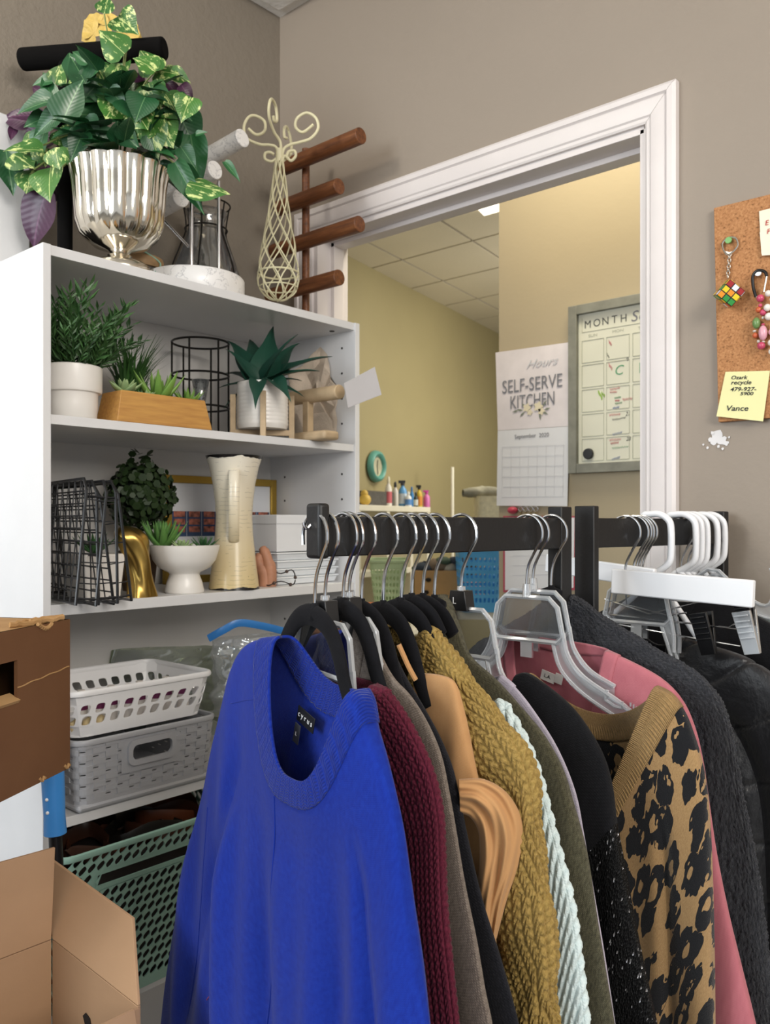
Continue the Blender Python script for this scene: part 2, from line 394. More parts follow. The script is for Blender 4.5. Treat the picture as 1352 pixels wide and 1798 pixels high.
# ---- silver footed urn with the trailing ivy
M_silver = NT('mercury_glass_silver'); c_ = M_silver.coord(); M_silver.set(Base_Color=rgb('d9d2c4'), Metallic=1., Roughness=M_silver.math('MULTIPLY_ADD', M_silver.noise(c_, 25, 4), .22, .02)); M_silver = M_silver.m
pu = on(210, XB-.068, BT); k = pxm(pu)
urn = thing('urn_planter', 'fluted silver footed urn spilling variegated ivy and purple leaves on bookcase top', 'planter', pu)
flt = lambda a, r, z: r*(1-.065*(1-abs(sin(8*a))**.75)*min(1, max(0, (z-.055)/.03)))
prof = [(.001, 0), (.054, 0), (.055, .012), (.046, .021), (.026, .028), (.0155, .035), (.0205, .040), (.0155, .045), (.020, .052), (.046, .064), (.066, .088), (.074, .115), (.077, .16), (.079, .2), (.083, .235), (.0845, .24), (.081, .24), (.075, .2), (.06, .12), (.001, .1)]
prof = [(r*1.13, z*.84) for r, z in prof]
MB().lathe(prof, pu, 160, flt).build('urn', M_silver, urn, smooth=60)
MB().lathe([(.001, .178), (.078, .178)], pu, 24).build('moss', mat('dark_moss', '1d2416', .9), urn)
zc = lambda x, y: (x*.3698, y*.3698)                      # from the enlarged crop back to photo pixels
DU = dep(pu)
def leaf_px(kind, b, t, wid=1., dd=None, tilt=None):
    (ub, vb), (ut, vt) = zc(*b), zc(*t); d = DU+(dd if dd is not None else RND.uniform(-.07, .03))
    B = at(ub, vb, d); T = at(ut, vt, d+RND.uniform(-.03, .012)); B.x = max(B.x, LW+.02); T.x = max(T.x, LW+.02)
    n = -FW+RT*RND.uniform(-.5, .5)+Z*RND.uniform(-.1, .7)
    put_leaf(RND.choice(kind), urn, B, T, n, wid*(1.22 if kind is L_var else 1.1)); return B
for b, t, w in [((495, 65), (512, -25), .8), ((560, 78), (645, 145), .8), ((592, 255), (466, 138), .9), ((742, 335), (632, 262), .9), ((740, 340), (660, 226), .8), ((740, 335), (845, 345), .8), ((705, 395), (752, 535), 1.15), ((700, 385), (632, 525), .9), ((692, 530), (566, 652), 1.05), ((160, 805), (120, 912), 1.0), ((242, 795), (214, 942), 1.0), ((296, 792), (350, 922), .9), ((330, 700), (372, 812), .9), ((205, 715), (12, 690), .7), ((262, 400), (290, 300), .8), ((560, 300), (520, 395), .7), ((200, 700), (215, 790), .9), ((905, 460), (858, 570), .9), ((740, 560), (820, 700), .9), ((700, 560), (745, 755), .8), ((60, 730), (160, 790), .8), ((890, 870), (1092, 912), .6), ((455, 300), (520, 430), .7), ((640, 600), (720, 680), .9), ((330, 380), (372, 350), .8), ((812, 330), (906, 395), .6), ((600, 280), (560, 380), .8)]:
    leaf_px(L_var, b, t, w)
for b, t, w in [((372, 410), (312, 222), .7), ((408, 400), (336, 255), .9), ((415, 450), (562, 290), 1.0), ((300, 575), (380, 360), 1.1), ((470, 470), (300, 440), 1.0), ((385, 545), (568, 545), 1.0), ((455, 595), (512, 815), .8), ((250, 480), (62, 512), .6), ((250, 485), (203, 325), .5), ((290, 535), (145, 645), .7), ((212, 620), (150, 800), .8), ((28, 715), (62, 908), .7), ((250, 385), (148, 390), .7), ((750, 540), (728, 760), .9), ((850, 540), (940, 720), .9), ((905, 640), (945, 890), .55), ((830, 770), (960, 1010), .5), ((860, 800), (965, 890), .7), ((1065, 768), (1142, 856), .45), ((930, 640), (982, 622), .7), ((560, 610), (655, 700), .9), ((420, 300), (330, 235), .5), ((400, 620), (330, 760), .8), ((520, 420), (600, 520), .9), ((780, 600), (860, 690), .9), ((330, 560), (200, 560), .7), ((800, 720), (905, 740), .6), ((760, 780), (870, 800), .5), ((480, 470), (560, 330), .8), ((590, 470), (660, 560), .9), ((640, 460), (560, 500), .8)]:
    leaf_px(L_grn, b, t, w)
for b, t, w in [((190, 585), (-5, 545), .9), ((150, 635), (45, 690), .9), ((240, 470), (140, 405), .9), ((232, 880), (122, 1150), 1.1), ((300, 640), (170, 700), 1.), ((330, 760), (190, 790), 1.), ((690, 375), (590, 365), 1.), ((790, 390), (865, 470), .9), ((860, 560), (800, 520), .9), ((70, 600), (50, 645), .8), ((300, 620), (180, 560), 1.), ((250, 800), (150, 900), .9)]:
    leaf_px(L_pur, b, t, w, dd=RND.uniform(.02, .12))
for (b, t, w, kd) in [((560, 470), (500, 560), 1., 0), ((640, 520), (700, 610), 1., 0), ((380, 470), (300, 520), 1., 1), ((430, 380), (480, 300), 1., 1), ((520, 500), (600, 590), 1., 1), ((360, 620), (300, 720), 1., 1), ((270, 620), (350, 700), 1., 0), ((330, 500), (250, 430), 1., 1), ((820, 480), (900, 560), 1., 1), ((780, 440), (840, 520), 1., 0), ((850, 620), (800, 740), 1., 1), ((700, 640), (760, 760), 1., 1), ((860, 700), (930, 800), .9, 1), ((600, 420), (540, 520), 1., 1), ((220, 560), (110, 590), .8, 1), ((180, 640), (90, 720), .8, 0), ((260, 700), (280, 800), .9, 0), ((400, 560), (470, 650), 1., 1), ((690, 460), (640, 560), 1., 1), ((500, 380), (440, 470), 1., 1), ((760, 520), (700, 600), .9, 1)]:
    leaf_px(L_grn if kd else L_var, b, t, w)
for (b, t, w) in [((230, 560), (30, 520), .8), ((250, 600), (90, 660), .9), ((330, 680), (220, 760), 1.), ((280, 820), (200, 980), 1.1), ((200, 860), (130, 1020), .9), ((260, 470), (150, 440), .9), ((860, 400), (900, 470), .9), ((780, 520), (850, 590), 1.)]:
    leaf_px(L_pur, b, t, w, dd=RND.uniform(.02, .10))
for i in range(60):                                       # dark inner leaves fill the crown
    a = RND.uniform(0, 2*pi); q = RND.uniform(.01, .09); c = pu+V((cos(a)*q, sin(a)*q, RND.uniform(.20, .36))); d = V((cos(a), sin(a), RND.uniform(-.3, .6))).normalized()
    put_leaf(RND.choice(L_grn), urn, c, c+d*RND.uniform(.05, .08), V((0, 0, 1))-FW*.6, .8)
stm = MB(); cc = pu+Z*.19
for e, r in (((590, 255), 1), ((495, 65), 1), ((740, 335), 1), ((240, 795), 1), ((160, 805), 1), ((300, 790), 1), ((205, 690), 1), ((905, 470), 1), ((880, 830), 1), ((250, 480), 1), ((600, 240), 1), ((700, 400), 1)):
    t = at(*zc(*e), DU-.02); stm.tube(smoothpath([cc, (cc+t)/2+Z*.05, t], 6), .0016, 6)
stm.build('stem', mat('leaf_stem', '6e7a3e', .6), urn)
M_yel = mat('yellow_petal', 'c4a655', .6)
for e in ((445, 160), (520, 120), (455, 120), (610, 165), (600, 330), (540, 375)):
    c = at(*zc(*e), DU+.1)
    for q in range(3):
        a = RND.uniform(0, 6.28); put_leaf(L_pur[0], urn, c, c+(RT*cos(a)+Z*sin(a))*.03, -FW, 1.6, 'petal').data
pet = leafmesh('petal', M_yel, heart, .3, .3)
for o in urn.children:
    if o.name.startswith('petal'): o.data = pet

# ---- black velvet T-bar behind the urn
M_velvet = mat('black_velvet', '0b0a0a', .95, bump=.3, bs=900, spec=.1)
e0, e1 = at(47, 104, 1.70), at(280, 86, 1.66); ec = (e0+e1)/2
td = thing('display_stand', 'black velvet T-bar display stand behind the silver urn', 'display stand', V((ec.x, ec.y, BT)))
dv = (e1-e0).normalized(); R_ = .0215
MB().cyl(e0-dv*.012, e1+dv*.012, R_, n=28).build('crossbar', M_velvet, td, bevel=.006, seg=3)
pb = at(114, 430, 1.67)
MB().tube([V((pb.x, pb.y, BT)), V((pb.x, pb.y, BT+.16)), (ec*.6+e0*.4)], .0145, 12).build('post', M_velvet, td)
MB().lathe([(.001, 0), (.07, 0), (.072, .006), (.066, .014), (.001, .016)], V((pb.x, pb.y, BT)), 28).build('base', M_velvet, td)

# ---- marble and chrome bracelet tower
def marble(name='white_marble'):
    m = NT(name); c = m.coord(); n = m.noise(m.n('ShaderNodeVectorMath', operation='ADD', i_0=c, i_1=(3, 1, 2)).outputs[0], 30, 6, .6)
    v = m.math('ABSOLUTE', m.math('SUBTRACT', n, .5)); f = m.math('MULTIPLY', m.math('LESS_THAN', v, .012), .4)
    m.set(Base_Color=m.mix(f, rgb('eeecea'), rgb('8f8f94')), Roughness=.3); return m.m
M_marb = marble(); M_chrome = mat('chrome', 'd8d8dc', .12, 1, var=.01)
pm = on(342, XB-.115, BT)
mt = thing('jewelry_tower', 'white marble three-bar jewelry tower with chrome rods on round base', 'jewelry stand', pm)
MB().lathe([(.001, 0), (.105, 0), (.107, .003), (.107, .040), (.104, .044), (.001, .044)], pm, 56).build('base', M_marb, mt, smooth=50)
d0 = dep(pm)
for (u0, v0, u1, v1, dd0) in ((426, 242, 330, 296, -.02), (378, 298, 300, 336, -.015), (318, 347, 262, 378, -.02)):
    a, b = at(u0, v0, d0+dd0), at(u1, v1, d0+.09)
    MB().cyl(b-(a-b)*.6, a, .0195, n=28).build('bar', M_marb, mt, bevel=.0015)
for u, top in ((384, 318), (336, 352)):
    p = on(u, XB-.08, BT+.042); q = at(u, top, dep(p)); MB().cyl(p, q, .0042, n=12).build('rod', M_chrome, mt)
MB().cyl(at(283, 382, d0), at(331, 433, d0), .0035, n=10).build('rod', M_chrome, mt)

# ---- smoked glass vase in a dark wire cage, wooden lidded jar
M_smoke = clear('smoked_glass', 'e2e0da', .10, .5); M_wire = mat('dark_wire', '242220', .4, .6)
pv = on(362, XB-.225, BT)
vs_ = thing('glass_vase', 'smoky glass bottle vase in dark wire cage behind marble tower', 'vase', pv)
MB().lathe([(.001, .002), (.053, .002), (.078, .03), (.0815, .07), (.075, .11), (.056, .16), (.043, .2), (.042, .225), (.05, .245), (.048, .245), (.040, .225), (.041, .2), (.054, .16), (.073, .11), (.079, .07), (.075, .03), (.001, .006)], pv, 40).build('glass', M_smoke, vs_, smooth=180)
w_ = MB(); rp = [(.055, 0), (.083, .035), (.0865, .075), (.079, .115), (.060, .165), (.048, .205), (.056, .262)]
for q in range(6):
    a = q*pi/3+.2; w_.tube(smoothpath([pv+V((r*cos(a), r*sin(a), z)) for r, z in rp], 4), .0018, 6)
for r, z in ((.055, .003), (.056, .262), (.049, .205)): w_.tube(arc(pv+Z*z, r, 0, 2*pi, 33, X, Y)[:-1], .002, 6, closed=True)
w_.build('wire_cage', M_wire, vs_)
pj = on(243, XB-.16, BT)
jr = thing('lidded_jar', 'small glass jar with wooden lid and green string, behind the urn foot', 'jar', pj)
MB().lathe([(.001, .001), (.045, .001), (.05, .008), (.05, .04), (.044, .048), (.042, .048), (.047, .04), (.047, .01), (.001, .004)], pj, 32).build('glass', clear('jar_glass', 'cfcabc', .1, .3), jr, smooth=180)
MB().lathe([(.001, .048), (.05, .048), (.052, .052), (.052, .066), (.05, .07), (.001, .07)], pj, 32).build('lid', mat('pale_wood_lid', '9a7a54', .6, var=.2, vs=30), jr, smooth=50)
MB().tube(smoothpath([pj+RT*.02-FW*.053+Z*.075, pj+RT*.052-FW*.02+Z*.055, pj+RT*.04-FW*.045+Z*.02, pj+RT*.055-FW*.03+Z*.004], 6), .0018, 6).build('string', mat('mint_string', '86a896', .8), jr)

# ---- cream wire dress-form holder
M_cw = mat('cream_painted_wire', 'd9d2ae', .45, var=.04)
pd_ = on(489, XB-.035, BT); D = dep(pd_); k = D/FPX
df = thing('wire_dress_form', 'cream wire dress form holder with curled top at right end of bookcase top', 'wire holder', pd_)
zz = lambda x, y, d=0.: at(380+x/3.558, 150+y/3.558, D+d)
pr = [(5, 276), (8, 290), (11.6, 318), (15, 345), (19, 375), (24, 403), (29, 431), (34, 465), (36.5, 490)]
def rad(v):
    for (r0, v0), (r1, v1) in zip(pr, pr[1:]):
        if v0 <= v <= v1: return r0+(r1-r0)*(v-v0)/(v1-v0)
    return pr[-1][0]
ct = lambda v: at(490.5-(v-276)*.008, v, D)
lat = MB()
for s in (1, -1):
    for q in range(7):
        pts = []
        for i in range(25):
            v = 276+i/24*214; a = q*2*pi/7+s*i/24*1.25*pi; r = rad(v)*k; pts.append(ct(v)+RT*r*cos(a)+FW*r*sin(a))
        r0 = rad(490)*k                                   # runs on under the bulb
        ae = a
        for i in range(1, 7):
            t = i/6; pts.append(ct(490+38*sin(t*pi/2))+(RT*cos(ae+s*t*.7)+FW*sin(ae+s*t*.7))*r0*cos(t*pi/2))
        lat.tube(pts, .0016, 6)
lat.build('wire_lattice', M_cw, df)
MB().tube(arc(ct(480), 35.5*k, 0, 2*pi, 33, RT, FW)[:-1], .0022, 6, closed=True).build('ring', M_cw, df)
MB().tube(arc(ct(505), 33*k, 0, 2*pi, 33, RT, FW)[:-1], .0016, 6, closed=True).build('ring', M_cw, df)
for pts in ([(405, 470), (420, 400), (460, 370), (520, 355), (590, 330), (635, 270), (622, 205), (565, 172), (505, 205), (495, 260), (540, 292), (605, 245)],
            [(395, 470), (375, 390), (330, 372), (270, 368), (190, 330), (172, 260), (200, 200), (245, 190), (300, 225), (300, 285), (250, 308), (200, 270)],
            [(400, 480), (400, 360, .0), (360, 290, -.02), (330, 200, -.05), (330, 120, -.06), (345, 85, -.04), (370, 130, -.01), (378, 215, .0), (362, 225, -.02), (355, 190, -.03)],
            [(405, 480), (465, 425, .03), (462, 330, .05), (440, 262, .04), (424, 270, .02), (425, 320, .01), (440, 330, .02)],
            [(400, 500), (385, 455), (345, 475), (305, 460), (305, 425), (335, 418), (360, 432)],
            [(400, 500), (425, 440), (465, 470), (495, 440), (485, 408), (450, 415), (440, 440)]):
    MB().tube(smoothpath([zz(*p) for p in pts], 7), .0033, 8).build('curl', M_cw, df)
MB().tube([ct(262), ct(284)], .0085, 10).build('collar', M_cw, df)

# ---- wooden dowel tree at the end of the bookcase top
M_wood = NT('reddish_wood'); c_ = M_wood.n('ShaderNodeMapping', i_Scale=(4, 40, 40)); M_wood.l(M_wood.coord(), c_.inputs[0]); n_ = M_wood.noise(c_.outputs[0], 3, 5, .6)
M_wood.set(Base_Color=M_wood.ramp(n_, [(.3, rgb('54301a')), (.55, rgb('744424')), (.75, rgb('8c5a34'))]), Roughness=.5); M_wood = M_wood.m
YD = 1.44; pw = ay(537, 540, YD); pw.z = BT
dt = thing('dowel_stand', 'reddish wooden bracelet stand of four crossing dowels on bookcase corner', 'jewelry stand', pw)
MB().cyl(pw, V((pw.x, pw.y, ay(537, 262, YD).z)), .0095, n=16).build('post', M_wood, dt)
for (u, v, lx) in ((634, 238, .27), (596, 327, .215), (632, 393, .30), (596, 487, .25)):
    p = ay(u, v, YD-.028); MB().cyl(p, p-X*lx, .0185, n=26).build('dowel', M_wood, dt, bevel=.0015)
MB().box((pw.x, pw.y, BT+.006), (.11, .07, .012)).build('base', M_wood, dt, bevel=.002)

# ================================================================ SHELF 1
M_pot = mat('white_ceramic', 'ece8e2', .3, var=.015)
M_soil = mat('dark_soil', '231d16', .95)
def sprig(name, m, n, L, leafL, spread, wid, seed, curve=.25):
    r = random.Random(seed); mb = MB(); pts = [V((curve*L*(t/8)**2, 0, L*t/8)) for t in range(9)]
    mb.tube(pts, [L*.008*(1-.06*i) for i in range(9)], 5)
    for i in range(n):
        t = .2+.8*i/n; a = i*2.4+r.uniform(-.4, .4); p = V((curve*L*t*t, 0, L*t)); l = leafL*r.uniform(.7, 1.1)*(1.1-.35*t)
        d = V((cos(a)*spread, sin(a)*spread, 1-.25*r.random())).normalized(); s = d.cross(V((-sin(a), cos(a), .3))).normalized(); s = d.cross(s).normalized()
        q = p+d*l*.45; nn = d.cross(s)*l*.06
        b = len(mb.v); mb.v += [tuple(x) for x in (p, q+s*l*wid+nn, p+d*l, q-s*l*wid+nn, q-nn)]; mb.f += [(b, b+1, b+4), (b+1, b+2, b+4), (b+2, b+3, b+4), (b+3, b, b+4)]
    o = mb.build(name, m, smooth=0); me = o.data; bpy.data.objects.remove(o); return me
def grn(name, a, b, rough=.45):
    m = NT(name); oi = m.n('ShaderNodeObjectInfo'); n = m.noise(m.coord(), 40, 2)
    m.set(Base_Color=m.mix(m.math('ADD', m.math('MULTIPLY', oi.outputs['Random'], .6), m.math('MULTIPLY', n, .5), clamp=True), rgb(a), rgb(b)), Roughness=rough); return m.m
M_bam = grn('bamboo_green', '1c3b1e', '48703a')
SP = [sprig('sprig', M_bam, 22, .16, .042, .75, .13, s) for s in (1, 2, 3)]
p = on(128, XB-.062, S1); k = pxm(p)
pt = thing('potted_fern', 'white two-tier pot of feathery bamboo-like greenery, left end of upper shelf', 'potted plant', p)
MB().lathe([(.001, 0), (.038, 0), (.0425, .004), (.0445, .03), (.0445, .047), (.0455, .0495), (.0505, .051), (.0520, .055), (.0525, .098), (.049, .1), (.047, .097), (.047, .085), (.001, .085)], p, 48).build('pot', M_pot, pt, smooth=50)
for i in range(70):
    a = RND.uniform(0, 2*pi); r = .04*sqrt(RND.random()); tilt = RND.uniform(.05, .75); L = RND.uniform(.55, 1.04)*(1.05-.30*tilt)
    ca = a+RND.uniform(-.5, .5)
    M = Matrix.Translation(p+V((r*cos(a), r*sin(a), .083))) @ Matrix.Rotation(ca, 4, 'Z') @ Matrix.Rotation(tilt*.9, 4, 'Y') @ Matrix.Scale(L, 4)
    tip = M @ V((.04, 0, .16))
    if tip.y < BY0+.025 or tip.x < LW+.03 or tip.z > BT-.03: continue
    inst(RND.choice(SP), pt, M, 'sprig')
# spiky grass behind
M_gr = grn('grass_green', '23401f', '3f6a30')
GB = []
for s in range(3):
    r = random.Random(s); mb = MB()
    for i in range(12):
        a = r.uniform(0, 2*pi); d = V((cos(a), sin(a), 0)); sd = V((-sin(a), cos(a), 0)); L = r.uniform(.07, .14); lean = r.uniform(.2, .75); vs = []
        for j in range(5):
            t = j/4; q = d*L*lean*t*t+Z*L*t*(1-.25*lean*t); w = .0035*(1-t)+.0002; vs += [q+sd*w, q-sd*w]
        mb.add(vs, [(2*j, 2*j+1, 2*j+3, 2*j+2) for j in range(4)])
    o = mb.build('tuft', M_gr, smooth=180); GB.append(o.data); bpy.data.objects.remove(o)
p = on(232, XB-.19, S1)
gp = thing('potted_grass', 'dark spiky grass plant in a small pot behind the wooden trough', 'potted plant', p)
MB().lathe([(.001, 0), (.035, 0), (.045, .06), (.041, .06), (.001, .052)], p, 28).build('pot', mat('dark_pot', '3a3632', .6), gp)
for i in range(22):
    a = RND.uniform(0, 6.28); r = RND.uniform(0, .03)
    inst(RND.choice(GB), gp, Matrix.Translation(p+V((r*cos(a), r*sin(a), .055))) @ Matrix.Rotation(a, 4, 'Z') @ Matrix.Scale(RND.uniform(.9, 1.3), 4), 'tuft')
# tan wooden trough with succulents
def succ_leaf(name, m, w, th, pt_=.6):
    mb = MB()
    def fn(u, t):
        a = 2*pi*u; ww = w*max(.02, sin(pi*min(1, t**pt_*1.0)))**.75; hh = th*ww/w
        return V((ww*cos(a), t, hh*sin(a)+.25*t*t))
    mb.grid(fn, 8, 8, True); o = mb.build(name, m, smooth=180); me = o.data; bpy.data.objects.remove(o); return me
def rosette(parent, c, me, n, L, open0, open1, name='leaf', golden=2.39996):
    for i in range(n):
        t = i/(n-1); a = i*golden; el = open1+(open0-open1)*t; l = L*(1-.55*t)     # outer leaves first
        d = V((cos(a)*cos(el), sin(a)*cos(el), sin(el))); up = V((-cos(a)*sin(el), -sin(a)*sin(el), cos(el))); x = d.cross(up)
        inst(me, parent, frame(c, x, d, up, l), name)
M_s1, M_s2, M_s3 = grn('pale_succulent', '7c9a68', 'a9bf88', .5), grn('fresh_succulent', '5d8a38', '86ac52', .45), grn('dark_succulent', '254a2c', '3f6e3a', .45)
LS1, LS2, LS3 = succ_leaf('leaf', M_s1, .24, .10), succ_leaf('leaf', M_s2, .13, .06, .5), succ_leaf('leaf', M_s3, .10, .05, .5)
tp = thing('trough_planter', 'tapered tan wooden trough planted with three succulents on the upper shelf', 'planter', V((XB-.045, .953, S1)))
y0, y1, x1, x0, hz = .845, 1.062, XB-.003, XB-.083, .060
lo = [V((x0, y0, S1)), V((x1, y0, S1)), V((x1, y1, S1)), V((x0, y1, S1))]; hi = [V((x0+.006, y0+.012, S1+hz)), V((x1-.006, y0+.012, S1+hz)), V((x1-.006, y1-.014, S1+hz)), V((x0+.006, y1-.014, S1+hz))]
M_tan = NT('tan_wood'); c_ = M_tan.n('ShaderNodeMapping', i_Scale=(60, 5, 60)); M_tan.l(M_tan.coord(), c_.inputs[0]); M_tan.set(Base_Color=M_tan.ramp(M_tan.noise(c_.outputs[0], 2.5, 4), [(.3, rgb('b07c40')), (.7, rgb('c9974f'))]), Roughness=.5); M_tan = M_tan.m
t_ = MB()
cL = sum(hi, V())/4
inn = [q+(cL-q).normalized()*.012 for q in hi]; dp = [q-Z*.014 for q in inn]
t_.v = [tuple(q) for q in lo+hi+inn+dp]; t_.f = [(3, 2, 1, 0)]+[(i, (i+1) % 4, 4+(i+1) % 4, 4+i) for i in range(4)]+[(4+i, 4+(i+1) % 4, 8+(i+1) % 4, 8+i) for i in range(4)]+[(8+i, 8+(i+1) % 4, 12+(i+1) % 4, 12+i) for i in range(4)]
t_.build('trough', M_tan, tp, bevel=.0012); MB().prism(dp, Z*.004).build('soil', M_soil, tp)
cx_ = (x0+x1)/2; zt = S1+hz-.012
rosette(tp, V((cx_, .885, zt+.012)), LS1, 22, .042, 1.35, .15)
rosette(tp, V((cx_-.005, .962, zt)), LS2, 22, .085, 1.5, .45)
rosette(tp, V((cx_+.005, 1.025, zt+.004)), LS2, 16, .05, 1.4, .2)
rosette(tp, V((cx_+.012, .925, zt+.004)), LS1, 14, .026, 1.35, .2)
# black wire lantern
p = on(352, XB-.20, S1); r_ = 49*pxm(p)
ln = thing('wire_lantern', 'black wire cylinder candle holder with a clear glass stem inside', 'candle holder', p)
for zz_ in (.003, .075, .15, .225): MB().tube(arc(p+Z*zz_, r_, 0, 2*pi, 37, RT, FW)[:-1], .0026, 6, closed=True).build('ring', M_wire, ln)
for q in range(6):
    a = q*pi/3+.35; b = p+RT*r_*cos(a)+FW*r_*sin(a); MB().cyl(b, b+Z*.225, .0024, n=6).build('upright', M_wire, ln)
MB().lathe([(.001, .004), (.045, .004), (.047, .008), (.012, .014), (.009, .03), (.013, .05), (.008, .07), (.014, .1), (.02, .14), (.019, .14), (.012, .1), (.001, .09)], p, 24).build('glass', clear('stem_glass', 'f0f2f2', .1, .5), ln, smooth=180)
# agave in a ribbed pot on wooden legs
p = on(461, XB-.068, S1); k = pxm(p); f3 = thing('potted_agave', 'dark green agave in a ribbed white pot on pale wooden stand', 'potted plant', p)
rib = [(.001, .022), (.054, .022), (.056, .026)]+[q for i in range(10) for q in ((.0572, .030+i*.0088), (.0585, .033+i*.0088), (.0572, .037+i*.0088))]+[(.0565, .126), (.053, .126), (.052, .115), (.001, .113)]
MB().lathe(rib, p, 52).build('pot', M_pot, f3, smooth=60)
M_pale = mat('pale_wood', 'b69f7f', .6, var=.12, vs=25); st_ = f3
for a in (pi*.25, pi*.75, pi*1.25, pi*1.75):
    b = p+V((cos(a+.1), sin(a+.1), 0))*.066; MB().box((b.x, b.y, S1+.05), (.0125, .0125, .1), V((cos(a), sin(a), 0)), V((-sin(a), cos(a), 0))).build('leg', M_pale, f3, bevel=.001)
for a in (pi*.25, pi*.75):
    MB().box((p.x, p.y, S1+.0145), (.13, .0125, .0125), V((cos(a+.1), sin(a+.1), 0)), V((-sin(a+.1), cos(a+.1), 0))).build('crossbar', M_pale, f3, bevel=.001)
M_ag = grn('agave_green', '12362c', '1f4c3c', .4)
ag = leafmesh('leaf', M_ag, lambda t: .235*(.55+.45*sin(pi*min(1, t*1.25+.1)))*max(0, 1-t**2.4)+.001, .45, .9, 5, 10)
for (u, v, dd) in ((390, 655, .0), (388, 690, -.02), (415, 572, .03), (441, 566, .06), (470, 556, .02), (505, 574, .05), (546, 592, -.02), (532, 618, -.06), (526, 668, -.04), (446, 688, -.125), (508, 672, -.12), (420, 600, -.02), (480, 580, -.05), (400, 620, .07), (520, 640, .06)):
    t = at(u, v, dep(p)+dd); hd_ = V((t.x-p.x, t.y-p.y, 0)).normalized(); b = p+Z*(.128 if dd < -.1 else .118)+hd_*(.046 if dd < -.1 else .012); put_leaf(ag, f3, b, t, (Z*1.2-FW*.5), 1.0)
# burlap ornament, wooden T-bar
M_burl = mat('beige_burlap', 'c2b3a2', .95, bump=.8, bs=400, var=.12, vs=20)
pb_ = on(563, XB-.09, S1)
bo = thing('burlap_ornament', 'crumpled beige burlap piece with a grey card tag at right end of upper shelf', 'ornament', pb_)
out = [(520, 772), (505, 735), (512, 690), (506, 655), (530, 640), (548, 622), (562, 607), (574, 622), (590, 640), (592, 660), (604, 680), (600, 702), (608, 722), (600, 740), (604, 757), (596, 770)]
cen = at(558, 700, dep(pb_)+.02); cr = MB(); vs = [cen]; m_ = len(out)
for ring in (.35, .7, 1.):
    for i, (u, v) in enumerate(out): q = at(u, v, dep(pb_)+.02); q = cen+(q-cen)*ring+FW*RND.uniform(-.018, .018); q.y = min(q.y, BY1-.02); q.z = max(q.z, S1+.001); vs.append(q)
fs = [(0, 1+i, 1+(i+1) % m_) for i in range(m_)]+[(1+r*m_+i, 1+r*m_+(i+1) % m_, 1+(r+1)*m_+(i+1) % m_, 1+(r+1)*m_+i) for r in range(2) for i in range(m_)]
o = cr.add(vs, fs); o = cr.build('burlap', M_burl, bo, smooth=30); so = o.modifiers.new('s', 'SOLIDIFY'); so.thickness = .003
MB().prism([at(604, 673, 1.86), at(658, 644, 1.80), at(670, 693, 1.80), at(611, 716, 1.86)], FW*.0012).build('card_tag', mat('grey_card', 'b5afad', .7, var=.02), bo)
pt2 = ay(597, 688, 1.36); tb_ = thing('wooden_t_bar', 'pale wooden T-bar stand with thick dowel in front of burlap', 'jewelry stand', V((pt2.x-.11, 1.36, S1)))
MB().cyl(pt2, pt2-X*.17, .0165, n=26).build('dowel', M_pale, tb_, bevel=.0015)
MB().box((pt2.x-.105, 1.36, (S1+pt2.z)/2), (.018, .018, pt2.z-S1-.01)).build('post', M_pale, tb_, bevel=.001)
MB().box((pt2.x-.085, 1.36, S1+.0105), (.12, .05, .021)).build('base', M_pale, tb_, bevel=.007, seg=3)

# ================================================================ SHELF 2
M_bw = mat('black_coated_wire', '16171a', .35, var=.02)
def wire_tray(y, lean, x1, label, yaw=.18, hgt=.215, L=.31):
    root = thing('wire_tray', label, 'wire tray', V((x1-L/2, y, S2)), 'black wire trays on the middle shelf')
    c, s = cos(yaw), sin(yaw); ex = V((-c, s, 0)); ez = V((0, sin(lean), cos(lean))); ey = ex.cross(ez)*-1; o = V((x1, y, S2+.003))
    P = lambda a, b, d: o+ex*a+ez*b+ey*d
    fr_, gr_ = MB(), MB()
    for d in (0, .034): fr_.tube([P(0, 0, d), P(L, 0, d), P(L, hgt, d), P(.02, hgt, d), P(0, hgt-.02, d)], .0028, 6, closed=True)
    for a, b in ((0, .01), (0, hgt-.03), (L*.5, 0), (L, 0), (L, hgt), (L*.5, hgt)): fr_.tube([P(a, b, 0), P(a, b, .034)], .002, 6)
    for i in range(1, 10): gr_.tube([P(0, hgt*i/10, .034), P(L, hgt*i/10, .034)], .0015, 5)
    for i in range(1, 9): gr_.tube([P(L*i/9, 0, .034), P(L*i/9, hgt, .034)], .0013, 5)
    for i in range(1, 9): gr_.tube([P(L*i/9, 0, 0), P(L*i/9, 0, .034)], .0011, 5)
    for i in range(1, 6): gr_.tube([P(0, hgt*i/6, 0), P(0, hgt*i/6, .034)], .0011, 5)
    fr_.build('frame', M_bw, root); gr_.build('wire_grid', M_bw, root)
wire_tray(.752, .10, XB+.085, 'nearest of the three black wire trays standing on edge at left of middle shelf', .2)
wire_tray(.802, -.02, XB+.070, 'middle of the three black wire trays standing on edge', .16)
wire_tray(.845, -.14, XB+.045, 'black wire tray farthest right of the three, leaning against white pot', .12)
p = on(165, XB-.085, S2); sq = thing('square_pot', 'square white ceramic pot with dark succulents behind black wire trays', 'potted plant', p)
lo = [p+V((a*.036, b*.036, 0)) for a, b in ((-1, -1), (1, -1), (1, 1), (-1, 1))]; hi = [p+V((a*.043, b*.043, .085)) for a, b in ((-1, -1), (1, -1), (1, 1), (-1, 1))]
MB().hexa(lo, hi).build('pot', M_pot, sq, bevel=.004, seg=3); rosette(sq, p+Z*.085, LS3, 22, .06, 1.5, .25)
